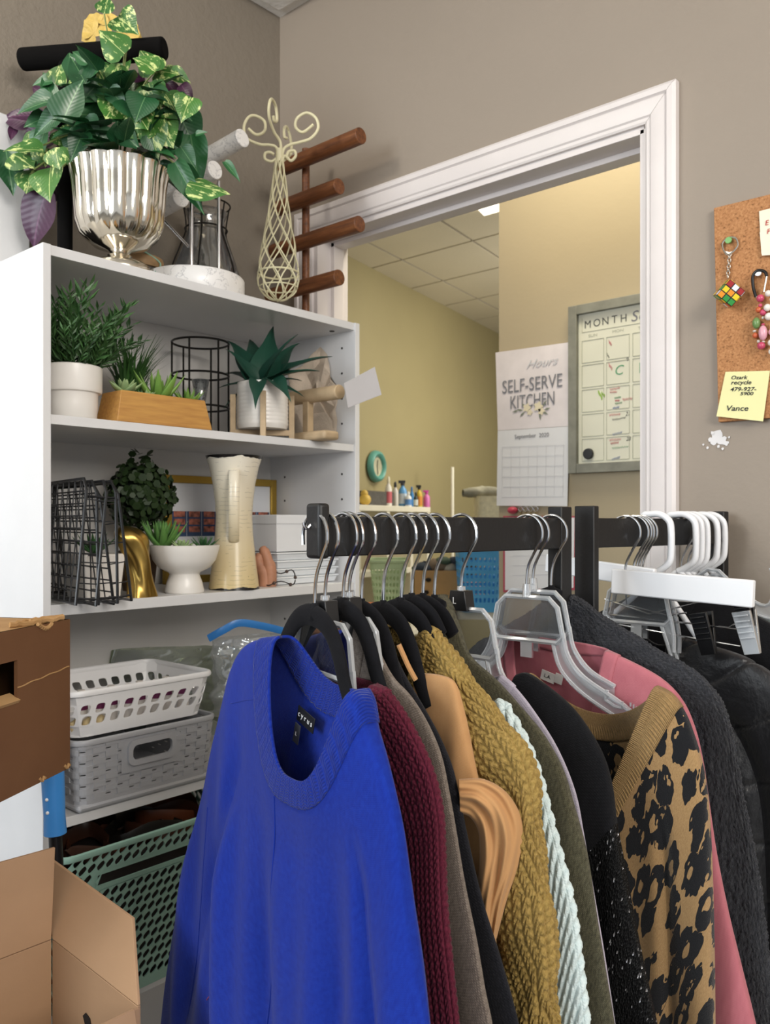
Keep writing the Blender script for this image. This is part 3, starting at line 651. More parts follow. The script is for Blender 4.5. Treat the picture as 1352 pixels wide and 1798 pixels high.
# topiary ball in a brown pot
p = on(243, XB-.175, S2); tpy = thing('boxwood_ball', 'dark boxwood topiary ball in brown pot behind gold vase', 'potted plant', p)
MB().lathe([(.001, 0), (.032, 0), (.042, .085), (.038, .085), (.001, .078)], p, 28).build('pot', mat('brown_pot', '5e4630', .7), tpy)
fo = MB(); c = at(247, 869, dep(p))
for i in range(760):
    z = 1-2*(i+.5)/760; a = i*2.39996; n = V((sqrt(1-z*z)*cos(a), sqrt(1-z*z)*sin(a), z)); q = c+n*(.064+RND.uniform(-.012, .012)); x, y = perp((n+V((RND.uniform(-.7, .7), RND.uniform(-.7, .7), RND.uniform(-.7, .7)))).normalized()); r = RND.uniform(.006, .0095)
    fo.add([q+(x*cos(t)+y*sin(t))*r for t in (0, 1.05, 2.1, 3.15, 4.2, 5.25)], [(0, 1, 2, 3, 4, 5)])
for i in range(16): q = c+V((.02*sin(i*2.), .02*cos(i*2.), .062+i*.0022)); x, y = perp(V((RND.uniform(-1, 1), RND.uniform(-1, 1), 1))); fo.add([q+(x*cos(t)+y*sin(t))*.009 for t in (0, 1.05, 2.1, 3.15, 4.2, 5.25)], [(0, 1, 2, 3, 4, 5)])
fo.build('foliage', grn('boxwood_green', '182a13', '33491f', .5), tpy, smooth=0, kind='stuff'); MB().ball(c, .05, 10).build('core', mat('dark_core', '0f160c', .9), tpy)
# gold twisted vase
p = on(248, XB-.035, S2); gv = thing('gold_vase', 'crumpled gold vase leaning left beside the white pedestal bowl', 'vase', p)
k = pxm(p)
def gfn(u, t):
    a = 2*pi*u; dome = 1. if t < .82 else sqrt(max(0, 1-((t-.82)/.181)**2)); r = (25-5*sin(pi*min(1, t*1.25))+7*t*t)*k*dome*(1+.09*sin(2*a+5*t)+.07*sin(3*a-6*t)+.04*sin(7*a+9*t)); return p+Z*(t*.138)+RT*(-27*k*t*t)+RT*r*cos(a)+FW*r*sin(a)
MB().grid(gfn, 56, 34, True).build('body', mat('brushed_gold', 'a88a4a', .3, 1, var=.1, vs=20), gv, smooth=180)
# white pedestal bowl
p = on(324, XB-.052, S2); k = pxm(p); wb_ = thing('pedestal_bowl', 'white pedestal bowl planted with three succulents on middle shelf', 'potted plant', p)
MB().lathe([(.001, 0), (.038, 0), (.04, .003), (.036, .022), (.030, .038), (.032, .042), (.052, .052), (.064, .068), (.0705, .09), (.0715, .098), (.069, .0985), (.065, .088), (.001, .086)], p, 56).build('bowl', M_pot, wb_, smooth=60)
MB().lathe([(.001, .087), (.064, .088)], p, 28).build('soil', M_soil, wb_)
LS4 = succ_leaf('leaf', grn('mid_succulent', '3f7038', '6e9c50', .45), .11, .05, .5)
rosette(wb_, p-RT*.045+Z*.088, LS4, 26, .082, 1.5, .5); rosette(wb_, p-RT*.058+FW*.01+Z*.095, LS4, 18, .07, 1.5, .6); rosette(wb_, p-FW*.02+RT*.0+Z*.09, LS1, 24, .032, 1.4, .15); rosette(wb_, p+RT*.04+Z*.09, LS3, 24, .042, 1.45, .2)
# gold picture frame leaning at the back
a0, a1 = on(288, LW+.05, S2), on(483, LW+.05, S2); zt = on(385, LW+.05, 0); zt = CAMH+75/FPX*dep(a1)
pf = thing('picture_frame', 'gold picture frame with white mount and small group photos, leaning behind pitcher', 'picture frame', (a0+a1)/2)
fw = .018
for q0, q1, nm in (((a0.y, S2), (a0.y+fw, zt), 0), ((a1.y-fw, S2), (a1.y, zt), 0), ((a0.y+fw, zt-fw), (a1.y-fw, zt), 0), ((a0.y+fw, S2), (a1.y-fw, S2+fw), 0)):
    MB().box((LW+.05, (q0[0]+q1[0])/2, (q0[1]+q1[1])/2), (.014, q1[0]-q0[0], q1[1]-q0[1])).build('frame_side', mat('gold_frame', 'a98b40', .35, .9, var=.05), pf, bevel=.001)
prn = MB().box((LW+.047, (a0.y+a1.y)/2, (S2+zt)/2), (.006, a1.y-a0.y-.01, zt-S2-.01)).build('print', mat('white_print', 'd4d6da', .35, var=.01), pf)
M_navy = mat('navy_print', '2d4468', .4); M_red = mat('face_print', '9a5a48', .5, var=.5, vs=80)
yy = a0.y+.02
for i in range(7):
    w = (a1.y-a0.y-.04)/7; MB().box((LW+.0505, yy+w*(i+.5), zt-.115), (.001, w*.96, .06)).build('photo_strip', M_navy, prn)
    for q in range(3): MB().box((LW+.0512, yy+w*(i+.5), zt-.092-.018*q), (.001, w*.74, .014)).build('photo', M_red, prn)
# cream enamel pitcher
M_en = NT('cream_enamel'); c_ = M_en.coord(); sp_ = M_en.n('ShaderNodeSeparateXYZ'); M_en.l(c_, sp_.inputs[0]); nz = M_en.noise(c_, 24, 3)
top = M_en.math('GREATER_THAN', M_en.math('ADD', sp_.outputs[2], M_en.math('MULTIPLY', nz, .022)), .2945); bot = M_en.math('LESS_THAN', M_en.math('SUBTRACT', sp_.outputs[2], M_en.math('MULTIPLY', nz, .016)), -.0040)
spk = M_en.math('GREATER_THAN', M_en.noise(c_, 190, 1), .80)
f_ = M_en.math('MAXIMUM', M_en.math('MAXIMUM', top, bot), spk)
ln_ = M_en.n('ShaderNodeTexWave', i_Vector=c_, i_Scale=34., i_Distortion=3.5, i_Detail=2., bands_direction='Z'); ln2 = M_en.math('MULTIPLY', M_en.math('GREATER_THAN', ln_.outputs['Fac'], .985), M_en.math('GREATER_THAN', M_en.noise(c_, 40, 2), .52))
zf = M_en.n('ShaderNodeMapRange', i_Value=sp_.outputs[2], i_1=.0, i_2=.29)
bc = M_en.mix(zf.outputs[0], rgb('d9c390'), rgb('e9e2d2'))
M_en.set(Base_Color=M_en.mix(f_, M_en.mix(M_en.math('MULTIPLY', ln2, .45), bc, rgb('55504a')), rgb('1c1a1a')), Roughness=.25); M_en = M_en.m
p = on(411, XB-.055, S2); k = pxm(p)
pc = thing('pitcher', 'tall waisted cream enamel pitcher with chipped black rim on middle shelf', 'pitcher', p)
MB().lathe([(.001, 0), (44*k, 0), (43.5*k, .006), (38*k, .06), (33*k, .12), (31.5*k, .16), (33*k, .19), (37*k, .23), (43*k, .265), (48.5*k, .286), (49.5*k, .289), (47.5*k, .289), (41*k, .262), (35*k, .23), (31*k, .19), (30*k, .16), (36*k, .06), (.001, .02)], p, 56).build('body', M_en, pc, smooth=70)
hd = V((-p.x, -p.y, 0)).normalized()
hp = [p+hd*(q[0])+Z*q[1] for q in ((37*k, .245), (43*k, .255), (56*k, .235), (60*k, .19), (55*k, .145), (44*k, .118), (34*k, .105), (33*k, .12))]
hdl_ = MB().tube(smoothpath(hp, 6), .0042, 10, up=hd.cross(Z), wide=2.6).build('handle', M_en, pc)
MB().lathe([(.001, -.012), (.008, -.01), (.0105, 0), (.008, .01), (.001, .012)], p+hd*34*k+Z*.115, 16, sx=1., sy=1.).build('handle_rivet', M_en, hdl_)
# salmon clay piece, beaded wire
p = on(464, XB-.06, S2); ch = thing('clay_hand', 'salmon pink clay ornament with two upright prongs beside pitcher', 'ornament', p)
t_ = MB()
t_.tube(smoothpath([p+RT*.004, p+RT*.0+Z*.03, p-RT*.012+Z*.055, p-RT*.008+Z*.075], 5), [.016]*8+[.013]*5+[.010]*2+[.004], 12)
t_.tube(smoothpath([p+RT*.012, p+RT*.013+Z*.035, p+RT*.004+Z*.07, p-RT*.006+Z*.09], 5), [.015]*8+[.012]*5+[.009]*2+[.004], 12)
t_.build('clay', mat('salmon_clay', 'b98468', .55, var=.12, vs=30), ch, smooth=180)
p = on(492, XB-.03, S2+.002); bw_ = thing('beaded_wire', 'coil of dark wire with small beads lying before white trays', 'wire', p)
pts = [p+RT*(.034*cos(a))+Z*(.017+.021*sin(a)*.8+.008*sin(3*a))-FW*.012*sin(2*a) for a in np.linspace(0, 2*pi, 30)[:-1]]; mz = min(q.z for q in pts); pts = [q-Z*(mz-S2-.003) for q in pts]
MB().tube(pts, .0014, 6, closed=True).build('wire', M_wire, bw_)
for q in pts[::5]: MB().ball(q, .004, 8).build('bead', mat('brown_bead', '4a3a32', .4), bw_)
# white trays with a white box on top
M_tr = mat('frosted_plastic', 'e4e8ec', .3, var=.01); x_ = XB-.05
for i in range(4):
    z0 = S2+.0008+i*.0188; o = thing('plastic_tray', ['frosted white plastic tray, lowest of the stack at right of middle shelf', 'second frosted white plastic tray from the shelf in the stack', 'third frosted white plastic tray from the shelf in the stack', 'frosted white plastic tray directly under the white box'][i], 'tray', V((x_-.09, 1.375, z0)), 'frosted plastic trays on the middle shelf')
    lo = [V((a, b, z0)) for a, b in ((x_-.18, 1.285), (x_-.006, 1.285), (x_-.006, 1.470), (x_-.18, 1.470))]; hi = [V((a, b, z0+.014)) for a, b in ((x_-.184, 1.28), (x_-.001, 1.28), (x_-.001, 1.474), (x_-.184, 1.474))]
    MB().hexa(lo, hi).build('tray', M_tr, o, bevel=.002); MB().box((x_-.092, 1.377, z0+.0163), (.188, .2, .004)).build('rim', M_tr, o, bevel=.0015)
o = thing('white_box', 'plain white box on the stack of frosted trays', 'box', V((x_-.09, 1.377, S2+.0775)))
MB().box((x_-.092, 1.377, S2+.0775+.041), (.18, .196, .082)).build('carton', mat('white_card', 'e8eaee', .5, var=.01), o, bevel=.001)
MB().box((x_-.092, 1.377, S2+.0775+.0745), (.184, .2, .021)).build('lid', MATS['white_card'], o, bevel=.001)

# ================================================================ SHELF 3: baskets and plastic bags
def rrect_loop(c, hx, hy, r, ex, ey):
    """perimeter map a in 0..1 -> point on rounded rectangle, ccw, starting mid of +ex side"""
    segs = []; pts = []
    for k, (sx, sy) in enumerate(((1, 1), (-1, 1), (-1, -1), (1, -1))):
        for i in range(9): a = k*pi/2+i/8*pi/2; pts.append(c+ex*(sx*(hx-r)+r*cos(a))+ey*(sy*(hy-r)+r*sin(a)))
    pts.append(pts[0]); L = [0]
    for a, b in zip(pts, pts[1:]): L.append(L[-1]+(b-a).length)
    def f(t):
        s = (t % 1)*L[-1]
        for i in range(len(pts)-1):
            if s <= L[i+1]+1e-9: return pts[i].lerp(pts[i+1], (s-L[i])/max(1e-9, L[i+1]-L[i]))
        return pts[0]
    return f
def basket(root, c, hx, hy, r, z0, z1, ex, ey, grow, nx, ny, hole, m, th=.0025, rim=.004, tilt=None, name='wall', kind=None, shear=0.):
    lo = rrect_loop(V((c.x, c.y, z0)), hx, hy, r, ex, ey); hi = rrect_loop(V((c.x, c.y, z1)), hx+grow, hy+grow, r, ex, ey)
    tl = tilt or (lambda p, b: p)
    mp = lambda a, b: tl(lo(a).lerp(hi(a), b), b)
    o = MB().shell((lambda a, b: mp(a+b*ny*shear/nx, b)) if shear else mp, nx, ny, hole, th).build(name, m, root, smooth=35, kind=kind)
    MB().tube([mp(i/96, 1.) for i in range(96)], rim, 8, closed=True, up=Z, wide=1.3).build('rim', m, root)
    MB().add([mp(i/64, 0.) for i in range(64)]+[mp(i/64, 0.)+Z*.003 for i in range(64)], [tuple(range(64))[::-1], tuple(range(64, 128))]+[(i, (i+1) % 64, 64+(i+1) % 64, 64+i) for i in range(64)]).build('bottom', m, root)
    return mp
# grey woven-look bin
gx0, gx1, gy0, gy1 = LW+.045, XB+.012, .757, 1.062
c = V(((gx0+gx1)/2, (gy0+gy1)/2, 0)); M_gb = mat('grey_plastic', 'a6a7ab', .4, var=.02)
gb = thing('grey_bin', 'grey plastic woven-look storage bin under the white slotted basket', 'storage bin', V((c.x, c.y, S3)))
HXb, HYb = (gx1-gx0)/2, (gy1-gy0)/2
NXG, NYG = 92, 11
per = rrect_loop(V((c.x, c.y, 0)), HXb, HYb, .022, X, Y)
def ghole(i, j):
    p = per((i+.5)/NXG)
    if p.x > gx1-.004 and abs(p.y-(c.y+.0)) < .058 and j >= 5: return 0
    if j == 0: return None
    b = (i//2+j) % 2
    return (.9, .22, 0, .0013 if b else -.0006, .5) if (i+j*2) % 4 == 0 else (.02, .02, 0, .0013 if b else -.0006, .5)
gmp = basket(gb, c, HXb-.008, HYb-.008, .022, S3+.012, S3+.128, X, Y, .008, NXG, NYG, ghole, M_gb, .002, .0045, kind='stuff')
MB().lathe([(.001, 0), (1, 0), (1.03, .01), (1.03, .016), (.001, .016)], V((c.x, c.y, S3+.0005)), 4, sx=(HXb-.01)*1.414, sy=(HYb-.01)*1.414, rot=pi/4).build('foot', M_gb, gb, bevel=.006, seg=3)
hx_ = gx1+.0015; zc_ = S3+.093; hdl = MB()
rl = rrect_loop(V((hx_, c.y, zc_)), .052, .024, .014, Y, Z); r2 = rrect_loop(V((hx_, c.y, zc_)), .043, .014, .010, Y, Z); n = 64; o_ = X*-.006
bnd = [V((hx_, c.y+.0605*a, zc_+.037*b)) for a, b in ((1, 1), (-1, 1), (-1, -1), (1, -1))]
vs = [rl(i/n)-X*.003 for i in range(n)]+[rl(i/n)+X*.003 for i in range(n)]+[r2(i/n)+X*.003 for i in range(n)]+[r2(i/n)-X*.004 for i in range(n)]
hdl.add(vs, [(k*n+i, k*n+(i+1) % n, (k+1)*n+(i+1) % n, (k+1)*n+i) for k in range(3) for i in range(n)])
ro = rrect_loop(V((hx_-.003, c.y, zc_)), .064, .036, .002, Y, Z)
hdl.add([ro(i/n) for i in range(n)]+[rl(i/n)-X*.003 for i in range(n)], [(i, (i+1) % n, n+(i+1) % n, n+i) for i in range(n)])
hdl.build('handle', M_gb, gb)
# white slotted basket, sitting askew on the grey bin
M_wp = mat('white_plastic', 'eeeeef', .35, var=.01)
pa, pb, pc_ = az(122, 1211, 1.025), az(377, 1194, .998), az(276, 1165, 1.0)
ey = (pb-pa); ey.z = 0; Lb = ey.length; ey.normalize(); ex = V((ey.y, -ey.x, 0)); cc = (pa+pb)/2-ex*.115; cc.z = 0
wbk = thing('white_basket', 'white slotted plastic basket of small bottles on top of grey bin', 'basket', V((cc.x, cc.y, S3+.133)))
def whole(i, j): return (.42, .76, .35, 0, .45) if j in (1, 2) else None
def wh2(i, j):
    if j in (0, 3): return None
    return (.62, .84, .22, 0, .55)
wmp = basket(wbk, cc, .10, Lb/2-.018, .025, S3+.134, S3+.216, ex, ey, .016, 34, 4, wh2, M_wp, .0022, .0045)
M_pur = mat('purple_label', '7d2c5e', .5); M_bt = mat('white_bottle', 'e6e0da', .4, var=.02); M_egg = mat('cream_egg', 'd8c394', .5)
for i in range(8):
    q = cc+ex*(.068 if i % 2 else .055)+ey*(-Lb/2+.055+i*(Lb-.1)/7); q.z = S3+.1375
    o = thing('small_bottle', 'white bottle with purple band, %s in the white basket' % ['nearest the left corner', 'second from the left', 'third from the left', 'fourth from the left', 'fifth from the left', 'sixth from the left', 'seventh from the left', 'nearest the right corner'][i], 'bottle', q, 'small bottles in the white basket')
    MB().lathe([(.001, 0), (.011, 0), (.012, .004), (.012, .056), (.007, .064), (.007, .074), (.001, .074)], q, 16).build('body', M_bt, o); MB().lathe([(.0123, .038), (.0123, .052)], q, 16).build('band', M_pur, o)
for i in range(3):
    q = cc+ex*.072+ey*(-Lb/2+.03+i*.026)
    q += ex*.008; q.z = S3+.137; o = MB().lathe([(.001, 0), (.009, .003), (.0125, .013), (.010, .022), (.001, .028)], q, 16).build('egg', M_egg, smooth=180)
    tag(o, 'cream egg-shaped piece, %s in the white basket corner' % ['first from the left', 'second from the left', 'third from the left'][i], 'egg', 'cream eggs in the white basket')
# crumpled clear zip bag with a blue strip, and greenish bag behind
def bag(name, label, pts_uv, d, m, amp, seed, thick=.05):
    us = [q[0] for q in pts_uv]; vs_ = [q[1] for q in pts_uv]; root = thing(name, label, 'plastic bag'); n = 26
    a, b, c_, d_ = [at(u, v, d) for u, v in pts_uv]
    root.location = V(((a.x+b.x)/2, (a.y+b.y)/2, S3))
    mb = MB()
    for sgn in (1, -1):
        def fn(s, t):
            p = (a.lerp(b, s)).lerp(d_.lerp(c_, s), t); env = (sin(pi*s)**.6)*(sin(pi*min(.97, t*.75+.03))**.6)
            r = mnoise.noise(V((s*5, t*5, seed+sgn)))+.5*mnoise.noise(V((s*13, t*13, seed+3*sgn)))
            q = p-FW*sgn*(thick*env+amp*r*env)+RT*amp*.6*mnoise.noise(V((t*7, s*3, seed+9))); q.z = max(q.z, S3+.002); q.x = max(q.x, LW+.03); q.y = min(q.y, BY1-.03); return q
        mb.grid(fn, n, n)
    mb.build('film', m, root, smooth=180); return root
M_film = clear('clear_film', 'eef1f2', .22, .55)
zb = bag('zip_bag', 'crumpled clear zip bag with blue zip strip on lower shelf', [(372, 1250), (520, 1262), (505, 1112), (372, 1122)], 1.80, M_film, .022, 4)
MB().tube(smoothpath([at(366, 1121, 1.75), at(393, 1106, 1.74), at(420, 1094, 1.75), at(460, 1099, 1.78), at(505, 1110, 1.82)], 6), .0013, 8, up=V((0, 0, 1)), wide=6.).build('zip_strip', mat('blue_zip', '2f74b8', .35), zb)
bag('plastic_bag', 'greenish translucent plastic bag lying behind white slotted basket', [(150, 1290), (425, 1290), (420, 1135), (190, 1140)], 1.9, clear('green_film', 'b9c2a6', .35, .4), .02, 8, .03)

# ================================================================ SHELF 4: green lattice basket of belts
M_gl = mat('sage_green_plastic', '86a89b', .4, var=.03)
g0, g1 = .712, 1.15; c = V(((LW+.055+XB+.03)/2, (g0+g1)/2, 0)); hx, hy = (XB+.03-LW-.055)/2, (g1-g0)/2
gk = thing('green_basket', 'sage green lattice basket full of leather belts on lowest visible shelf', 'basket', V((c.x, c.y, S4)))
per2 = rrect_loop(V((c.x, c.y, 0)), hx, hy, .03, X, Y); NX, NY = 80, 16
def gh2(i, j):
    p = per2((i+.5+.5*(j+.5))/NX)
    if p.x > XB+.02 and abs(p.y-(c.y-.045)) < .10 and j in (12, 13): return 0
    if j in (0,): return None
    return (.88, .90, 0, 0, 1.35)
basket(gk, c, hx-.02, hy-.02, .03, S4+.001, S4+.293, X, Y, .02, NX, NY, gh2, M_gl, .003, .005, shear=.5)
zl = [(S4+.001)+.292*b for b in (12/NY, 14/NY)]; xl = XB+.03-.02+.02*.8; cyh = c.y-.045
lp = lambda dz, dy: [V((xl-.003+(.003 if z > zl[0]+.02 else 0), cyh+sy*dy, z)) for z, sy in ((zl[0]-dz, -1), (zl[0]-dz, 1), (zl[1]+dz, 1), (zl[1]+dz, -1))]
a_, b_ = lp(.0, .108), lp(-.008, .097); hb = MB(); hb.add(a_+b_+[q-X*.004 for q in b_], [(i, (i+1) % 4, 4+(i+1) % 4, 4+i) for i in range(4)]+[(4+i, 4+(i+1) % 4, 8+(i+1) % 4, 8+i) for i in range(4)]); hb.build('handle', M_gl, gk, smooth=0)
COLS = ['3b2318', '241a16', '5a3220', '1a1614', '4a2a1c', '6a3a24']
for i in range(6):
    q = V((c.x+RND.uniform(-.07, .07), g0+.08+i*.05, S4+.255+RND.uniform(.0, .022))); a0 = RND.uniform(0, 6.28)
    pts = [q+V((RND.uniform(.05, .085)*cos(a0+t*.9), RND.uniform(.06, .1)*sin(a0+t*.9), .015*sin(t*1.7+i))) for t in range(8)]
    pts = [V((min(max(p.x, LW+.10), XB-.025), min(max(p.y, g0+.05), g1-.05), p.z)) for p in pts]
    o = MB().tube(smoothpath(pts, 6), .0022, 8, up=Z, wide=7.).build('leather_belt', mat('leather_'+COLS[i % 6], COLS[i % 6], .4, var=.1))
    tag(o, ['dark brown', 'brownish black', 'reddish brown', 'black', 'mid brown', 'light tan brown'][i]+' coiled leather belt in the green lattice basket', 'belt', 'leather belts in the green basket')
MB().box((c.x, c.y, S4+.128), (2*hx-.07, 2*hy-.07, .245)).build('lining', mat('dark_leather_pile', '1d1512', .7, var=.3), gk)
# ================================================================ CLOTHES RACK
P0 = V((-.6575, .632, 0)); RD = V((.1318, .9913, 0)).normalized(); E0 = V((RD.y, -RD.x, 0)); RZ = 1.327; RH = .0435
M_blk = NT('black_painted_wood'); c_ = M_blk.coord(); M_blk.set(Base_Color=M_blk.mix(M_blk.math('MULTIPLY', M_blk.math('GREATER_THAN', M_blk.noise(c_, 60, 5, .7), .76), .4), rgb('0d0d0f'), rgb('77726c')), Roughness=.5); M_blk.bump(M_blk.noise(c_, 180, 3), .15); M_blk = M_blk.m
def rail_at(u):
    r = ray(u); n = E0; d = P0.dot(n)/(r.x*n.x+r.y*n.y); p = r*d; p.z = 0; return p
def along(p): return (p-P0).dot(RD)
def bar(mb, a, b, wid, z0, z1):
    m = P0+RD*(a+b)/2; return mb.box((m.x, m.y, (z0+z1)/2), (wid, b-a, z1-z0), E0, RD, Z)
a1 = along(rail_at(983)); a2 = along(rail_at(1030)); a3 = along(rail_at(1262))
rk = thing('clothes_rack', 'black wooden clothes rack with flat rail, front one of the two racks', 'clothes rack', P0+RD*a1)
bar(MB(), .004, a1, .022, RZ-RH, RZ).build('rail', M_blk, rk, bevel=.0015)
bar(MB(), -.006, .009, .026, RZ-RH-.002, RZ+.014).build('end_block', M_blk, rk, bevel=.004, seg=3)
bar(MB(), a1-.012, a1+.012, .024, .02, RZ+.0155).build('post', M_blk, rk, bevel=.0015)
bar(MB(), a1-.03, a1+.03, .42, 0, .022).build('foot', M_blk, rk, bevel=.002)
hk = at(546, 921, dep(P0)); q = at(534, 924, dep(P0)-.005)
MB().tube(smoothpath([hk, hk.lerp(q, .6)-Z*.003, q, q+Z*.004-RT*.001], 5), .0016, 8).build('screw_hook', mat('chrome', ''), rk)
rk2 = thing('clothes_rack', 'black wooden clothes rack behind the front one, its rail ending at the wall', 'clothes rack', P0+RD*a2)
bar(MB(), a2, a3, .022, RZ-RH, RZ).build('rail', M_blk, rk2, bevel=.0015)
bar(MB(), a2-.0065, a2+.0065, .034, .02, RZ+.0175).build('post', M_blk, rk2, bevel=.0015)
bar(MB(), a3-.009, a3+.009, .028, .02, RZ+.013).build('post', M_blk, rk2, bevel=.002)
bar(MB(), a2-.02, a3+.009, .05, 0, .02).build('foot', M_blk, rk2, bevel=.002)

# ---------------------------------------------------------------- hangers
M_hk = mat('hook_steel', 'c9ccd0', .16, 1, var=.03)
M_vh = mat('black_velvet_flock', '17171a', .95, bump=.35, bs=1200, sheen=.04, spec=.1, var=.1, vs=60)
M_cl = clear('clear_plastic', 'f8fafc', .55, .3, .16); M_cp = clear('clear_panel', 'f6f8fa', .06, .25); M_cube = mat('size_cube_black', '141416', .35); M_ink = mat('white_ink', 'e8e8e8', .6)
def axes(phi): a = radians(phi); return RT*cos(a)-FW*sin(a), -(RT*sin(a)+FW*cos(a))
class Hang:
    def __init__(s, u, vb, phi):
        s.P = rail_at(u); s.e, s.n = axes(phi); s.zb = at(u, vb, dep(s.P)).z; s.phi = phi
    def pt(s, a, z, d=0.): p = s.P+s.e*a+s.n*d; p.z = z; return p
    def sz(s, u, v): p = ap(u, v, s.P, s.n); return ((p-s.P).dot(s.e), p.z)
def hook_path(h, rr=.0245):
    ctr = RZ+.0035-rr; pts = [h.pt(-rr*.98, ctr-.010)]
    for i in range(13):
        a = pi-i/12*pi*1.12; pts.append(h.pt(rr*cos(a), ctr+rr*sin(a)))
    pts += [h.pt(rr*.55, ctr-rr*.95), h.pt(.003, ctr-rr*1.75), h.pt(0, (ctr-rr*2.2+h.zb)/2), h.pt(0, h.zb-.006)]
    return smoothpath(pts, 3)
def velvet(u, vb, phi, label, tilt=0., drop=1., grp='black velvet hangers on the front rack', arm=1., cut=.10):
    h = Hang(u, vb, phi); root = thing('velvet_hanger', label, 'hanger', h.pt(0, h.zb), grp)
    MB().tube(hook_path(h), .0020, 8).build('hook', M_hk, root)
    c, s = cos(radians(tilt)), sin(radians(tilt)); R = lambda a, z: h.pt(a*c+z*s, h.zb-.012-a*s+z*c)
    arms = [(.0, 0), (.016, -.002), (.034, -.011), (.050, -.030), (.064, -.055), (.080, -.078), (.095, -.092), (.13, -.112), (.17, -.118), (.20, -.128)]
    arms = [q for q in arms if q[0] <= cut+.001]
    pl = [R(-a*arm, z*drop) for a, z in arms[::-1]]+[R(a*arm, z*drop) for a, z in arms[1:]]
    sp = smoothpath(pl, 5); n = len(sp); w = [.0125-.003*abs(i/(n-1)*2-1) for i in range(n)]
    mb = MB().tube(sp, w, 12, up=h.n, wide=.42); mb.tube([h.pt(0, h.zb+.002), h.pt(0, h.zb-.006), h.pt(0, h.zb-.016)], [.0045, .0062, .009], 12, up=h.n, wide=.7)
    mb.build('body', M_vh, root, smooth=180); return h, root
def clearh(u, vb, phi, label, cube=False, letter=None, drop=1., grp='clear plastic hangers on the front rack', arm=1., tilt=0., hook=True, cut=.21):
    h = Hang(u, vb, phi); root = thing('clear_hanger', label, 'hanger', h.pt(0, h.zb), grp)
    if hook: MB().tube(hook_path(h), .0020, 8).build('hook', M_hk, root)
    c, s = cos(radians(tilt)), sin(radians(tilt)); R = lambda a, z, d=0: h.pt(a*c+z*s, h.zb-a*s+z*c, d)
    t0 = -.024 if cube else -.014
    trap = [(-.034, t0), (.034, t0), (.047, t0-.012), (.055, t0-.050), (.047, t0-.058), (-.047, t0-.058), (-.055, t0-.05), (-.047, t0-.012)]
    MB().tube([R(a, z) for a, z in trap], .0034, 6, closed=True, up=h.n, wide=1.1).build('top_frame', M_cl, root, smooth=30)
    MB().prism([R(a, z, -.0007) for a, z in trap], h.n*.0014).build('top_panel', M_cp, root)
    for sg in (-1, 1):
        up = [(.055*sg, t0-.044), (.062*sg, t0-.072), (.085*sg, t0-.098), (.14*sg*arm, t0-.120*drop), (.205*sg*arm, t0-.147*drop)]
        lw = [(.040*sg, t0-.058), (.052*sg, t0-.092), (.085*sg, t0-.120), (.14*sg*arm, t0-.140*drop), (.203*sg*arm, t0-.164*drop)]
        up = [(min(abs(a_), cut)*sg, z_) for a_, z_ in up if abs(a_) < cut+.05]; lw = [(min(abs(a_), cut)*sg, z_) for a_, z_ in lw if abs(a_) < cut+.05]
        up = up[:min(len(up), len(lw))]; lw = lw[:len(up)]
        a, b = smoothpath([R(*q) for q in up], 5), smoothpath([R(*q) for q in lw], 5)
        mb = MB().tube(a, .0030, 6, up=h.n, wide=1.2).tube(b, .0026, 6, up=h.n, wide=1.2)
        m = len(a); mb.add(a+b, [(i, i+1, m+i+1, m+i) for i in range(m-1)])
        for i in range(9 if cut > .17 else 0):
            q = R(.15*sg*arm+.004*i*sg, t0-.1225*drop-.0017*i*drop+.005); mb.box(q, (.0022, .003, .005), h.e, h.n, Z)
        if cut > .14: mb.tube([R(.118*sg*arm, t0-.105*drop), R(.116*sg*arm, t0-.117*drop), R(.128*sg*arm, t0-.123*drop), R(.138*sg*arm, t0-.124*drop), R(.138*sg*arm, t0-.116*drop)], .0025, 6, up=h.n)
        mb.build('arm', M_cl, root, smooth=30)
    MB().cyl(h.pt(0, h.zb+.004), h.pt(0, h.zb+t0), .0052, .0065, n=12).build('neck', M_cl, root); MB().box(R(0, t0-.07), (.018, .004, .022), h.e, h.n, Z).build('lower_tab', M_cl, root)
    if cube:
        z0, z1 = h.zb-.026, h.zb-.001; vs = [h.pt(a*w, z, d*.0085) for z, w in ((z0, .0155), (z1, .0115)) for a, d in ((-1, -1), (1, -1), (1, 1), (-1, 1))]
        cb = MB().hexa(vs[:4], vs[4:]).build('size_cube', M_cube, root, bevel=.0008)
        if letter:
            text(letter, .012, M_ink, cb, h.pt(-.004, (z0+z1)/2-.004, .0092), h.e, Z)
    return h, root
PH = lambda u: 53-(u-553)*(11/380.)
H1, _ = velvet(553, 1062, 53, 'black velvet hanger holding the blue sweater, first on the rail', tilt=8, drop=.98, cut=.09)
H2, _ = clearh(571, 1052, 51, 'clear plastic hanger with black size cube just behind the blue sweater hanger', cube=True, tilt=4, drop=1.15, cut=.10)
H3, _ = velvet(603, 1052, 51, 'black velvet hanger, second of the velvet ones from the rail end', tilt=5, drop=1.05)
H4, _ = clearh(613, 1046, 50, 'clear plastic hanger with black size cube, half hidden by taupe cardigan', cube=True, drop=1.1, cut=.07)
H5, _ = velvet(635, 1054, 50, 'black velvet hanger behind the taupe cardigan, third velvet from the rail end', tilt=5, drop=1.15, cut=.09)
H6, _ = velvet(673, 1057, 49, 'black velvet hanger carrying the orange strap top', tilt=3, drop=1.2, cut=.09)
H7, _ = velvet(705, 1052, 48, 'black velvet hanger over the mustard chunky knit', tilt=3, cut=.055)
H8, _ = velvet(723, 1044, 48, 'black velvet hanger between mustard and olive knits', tilt=2, cut=.06)
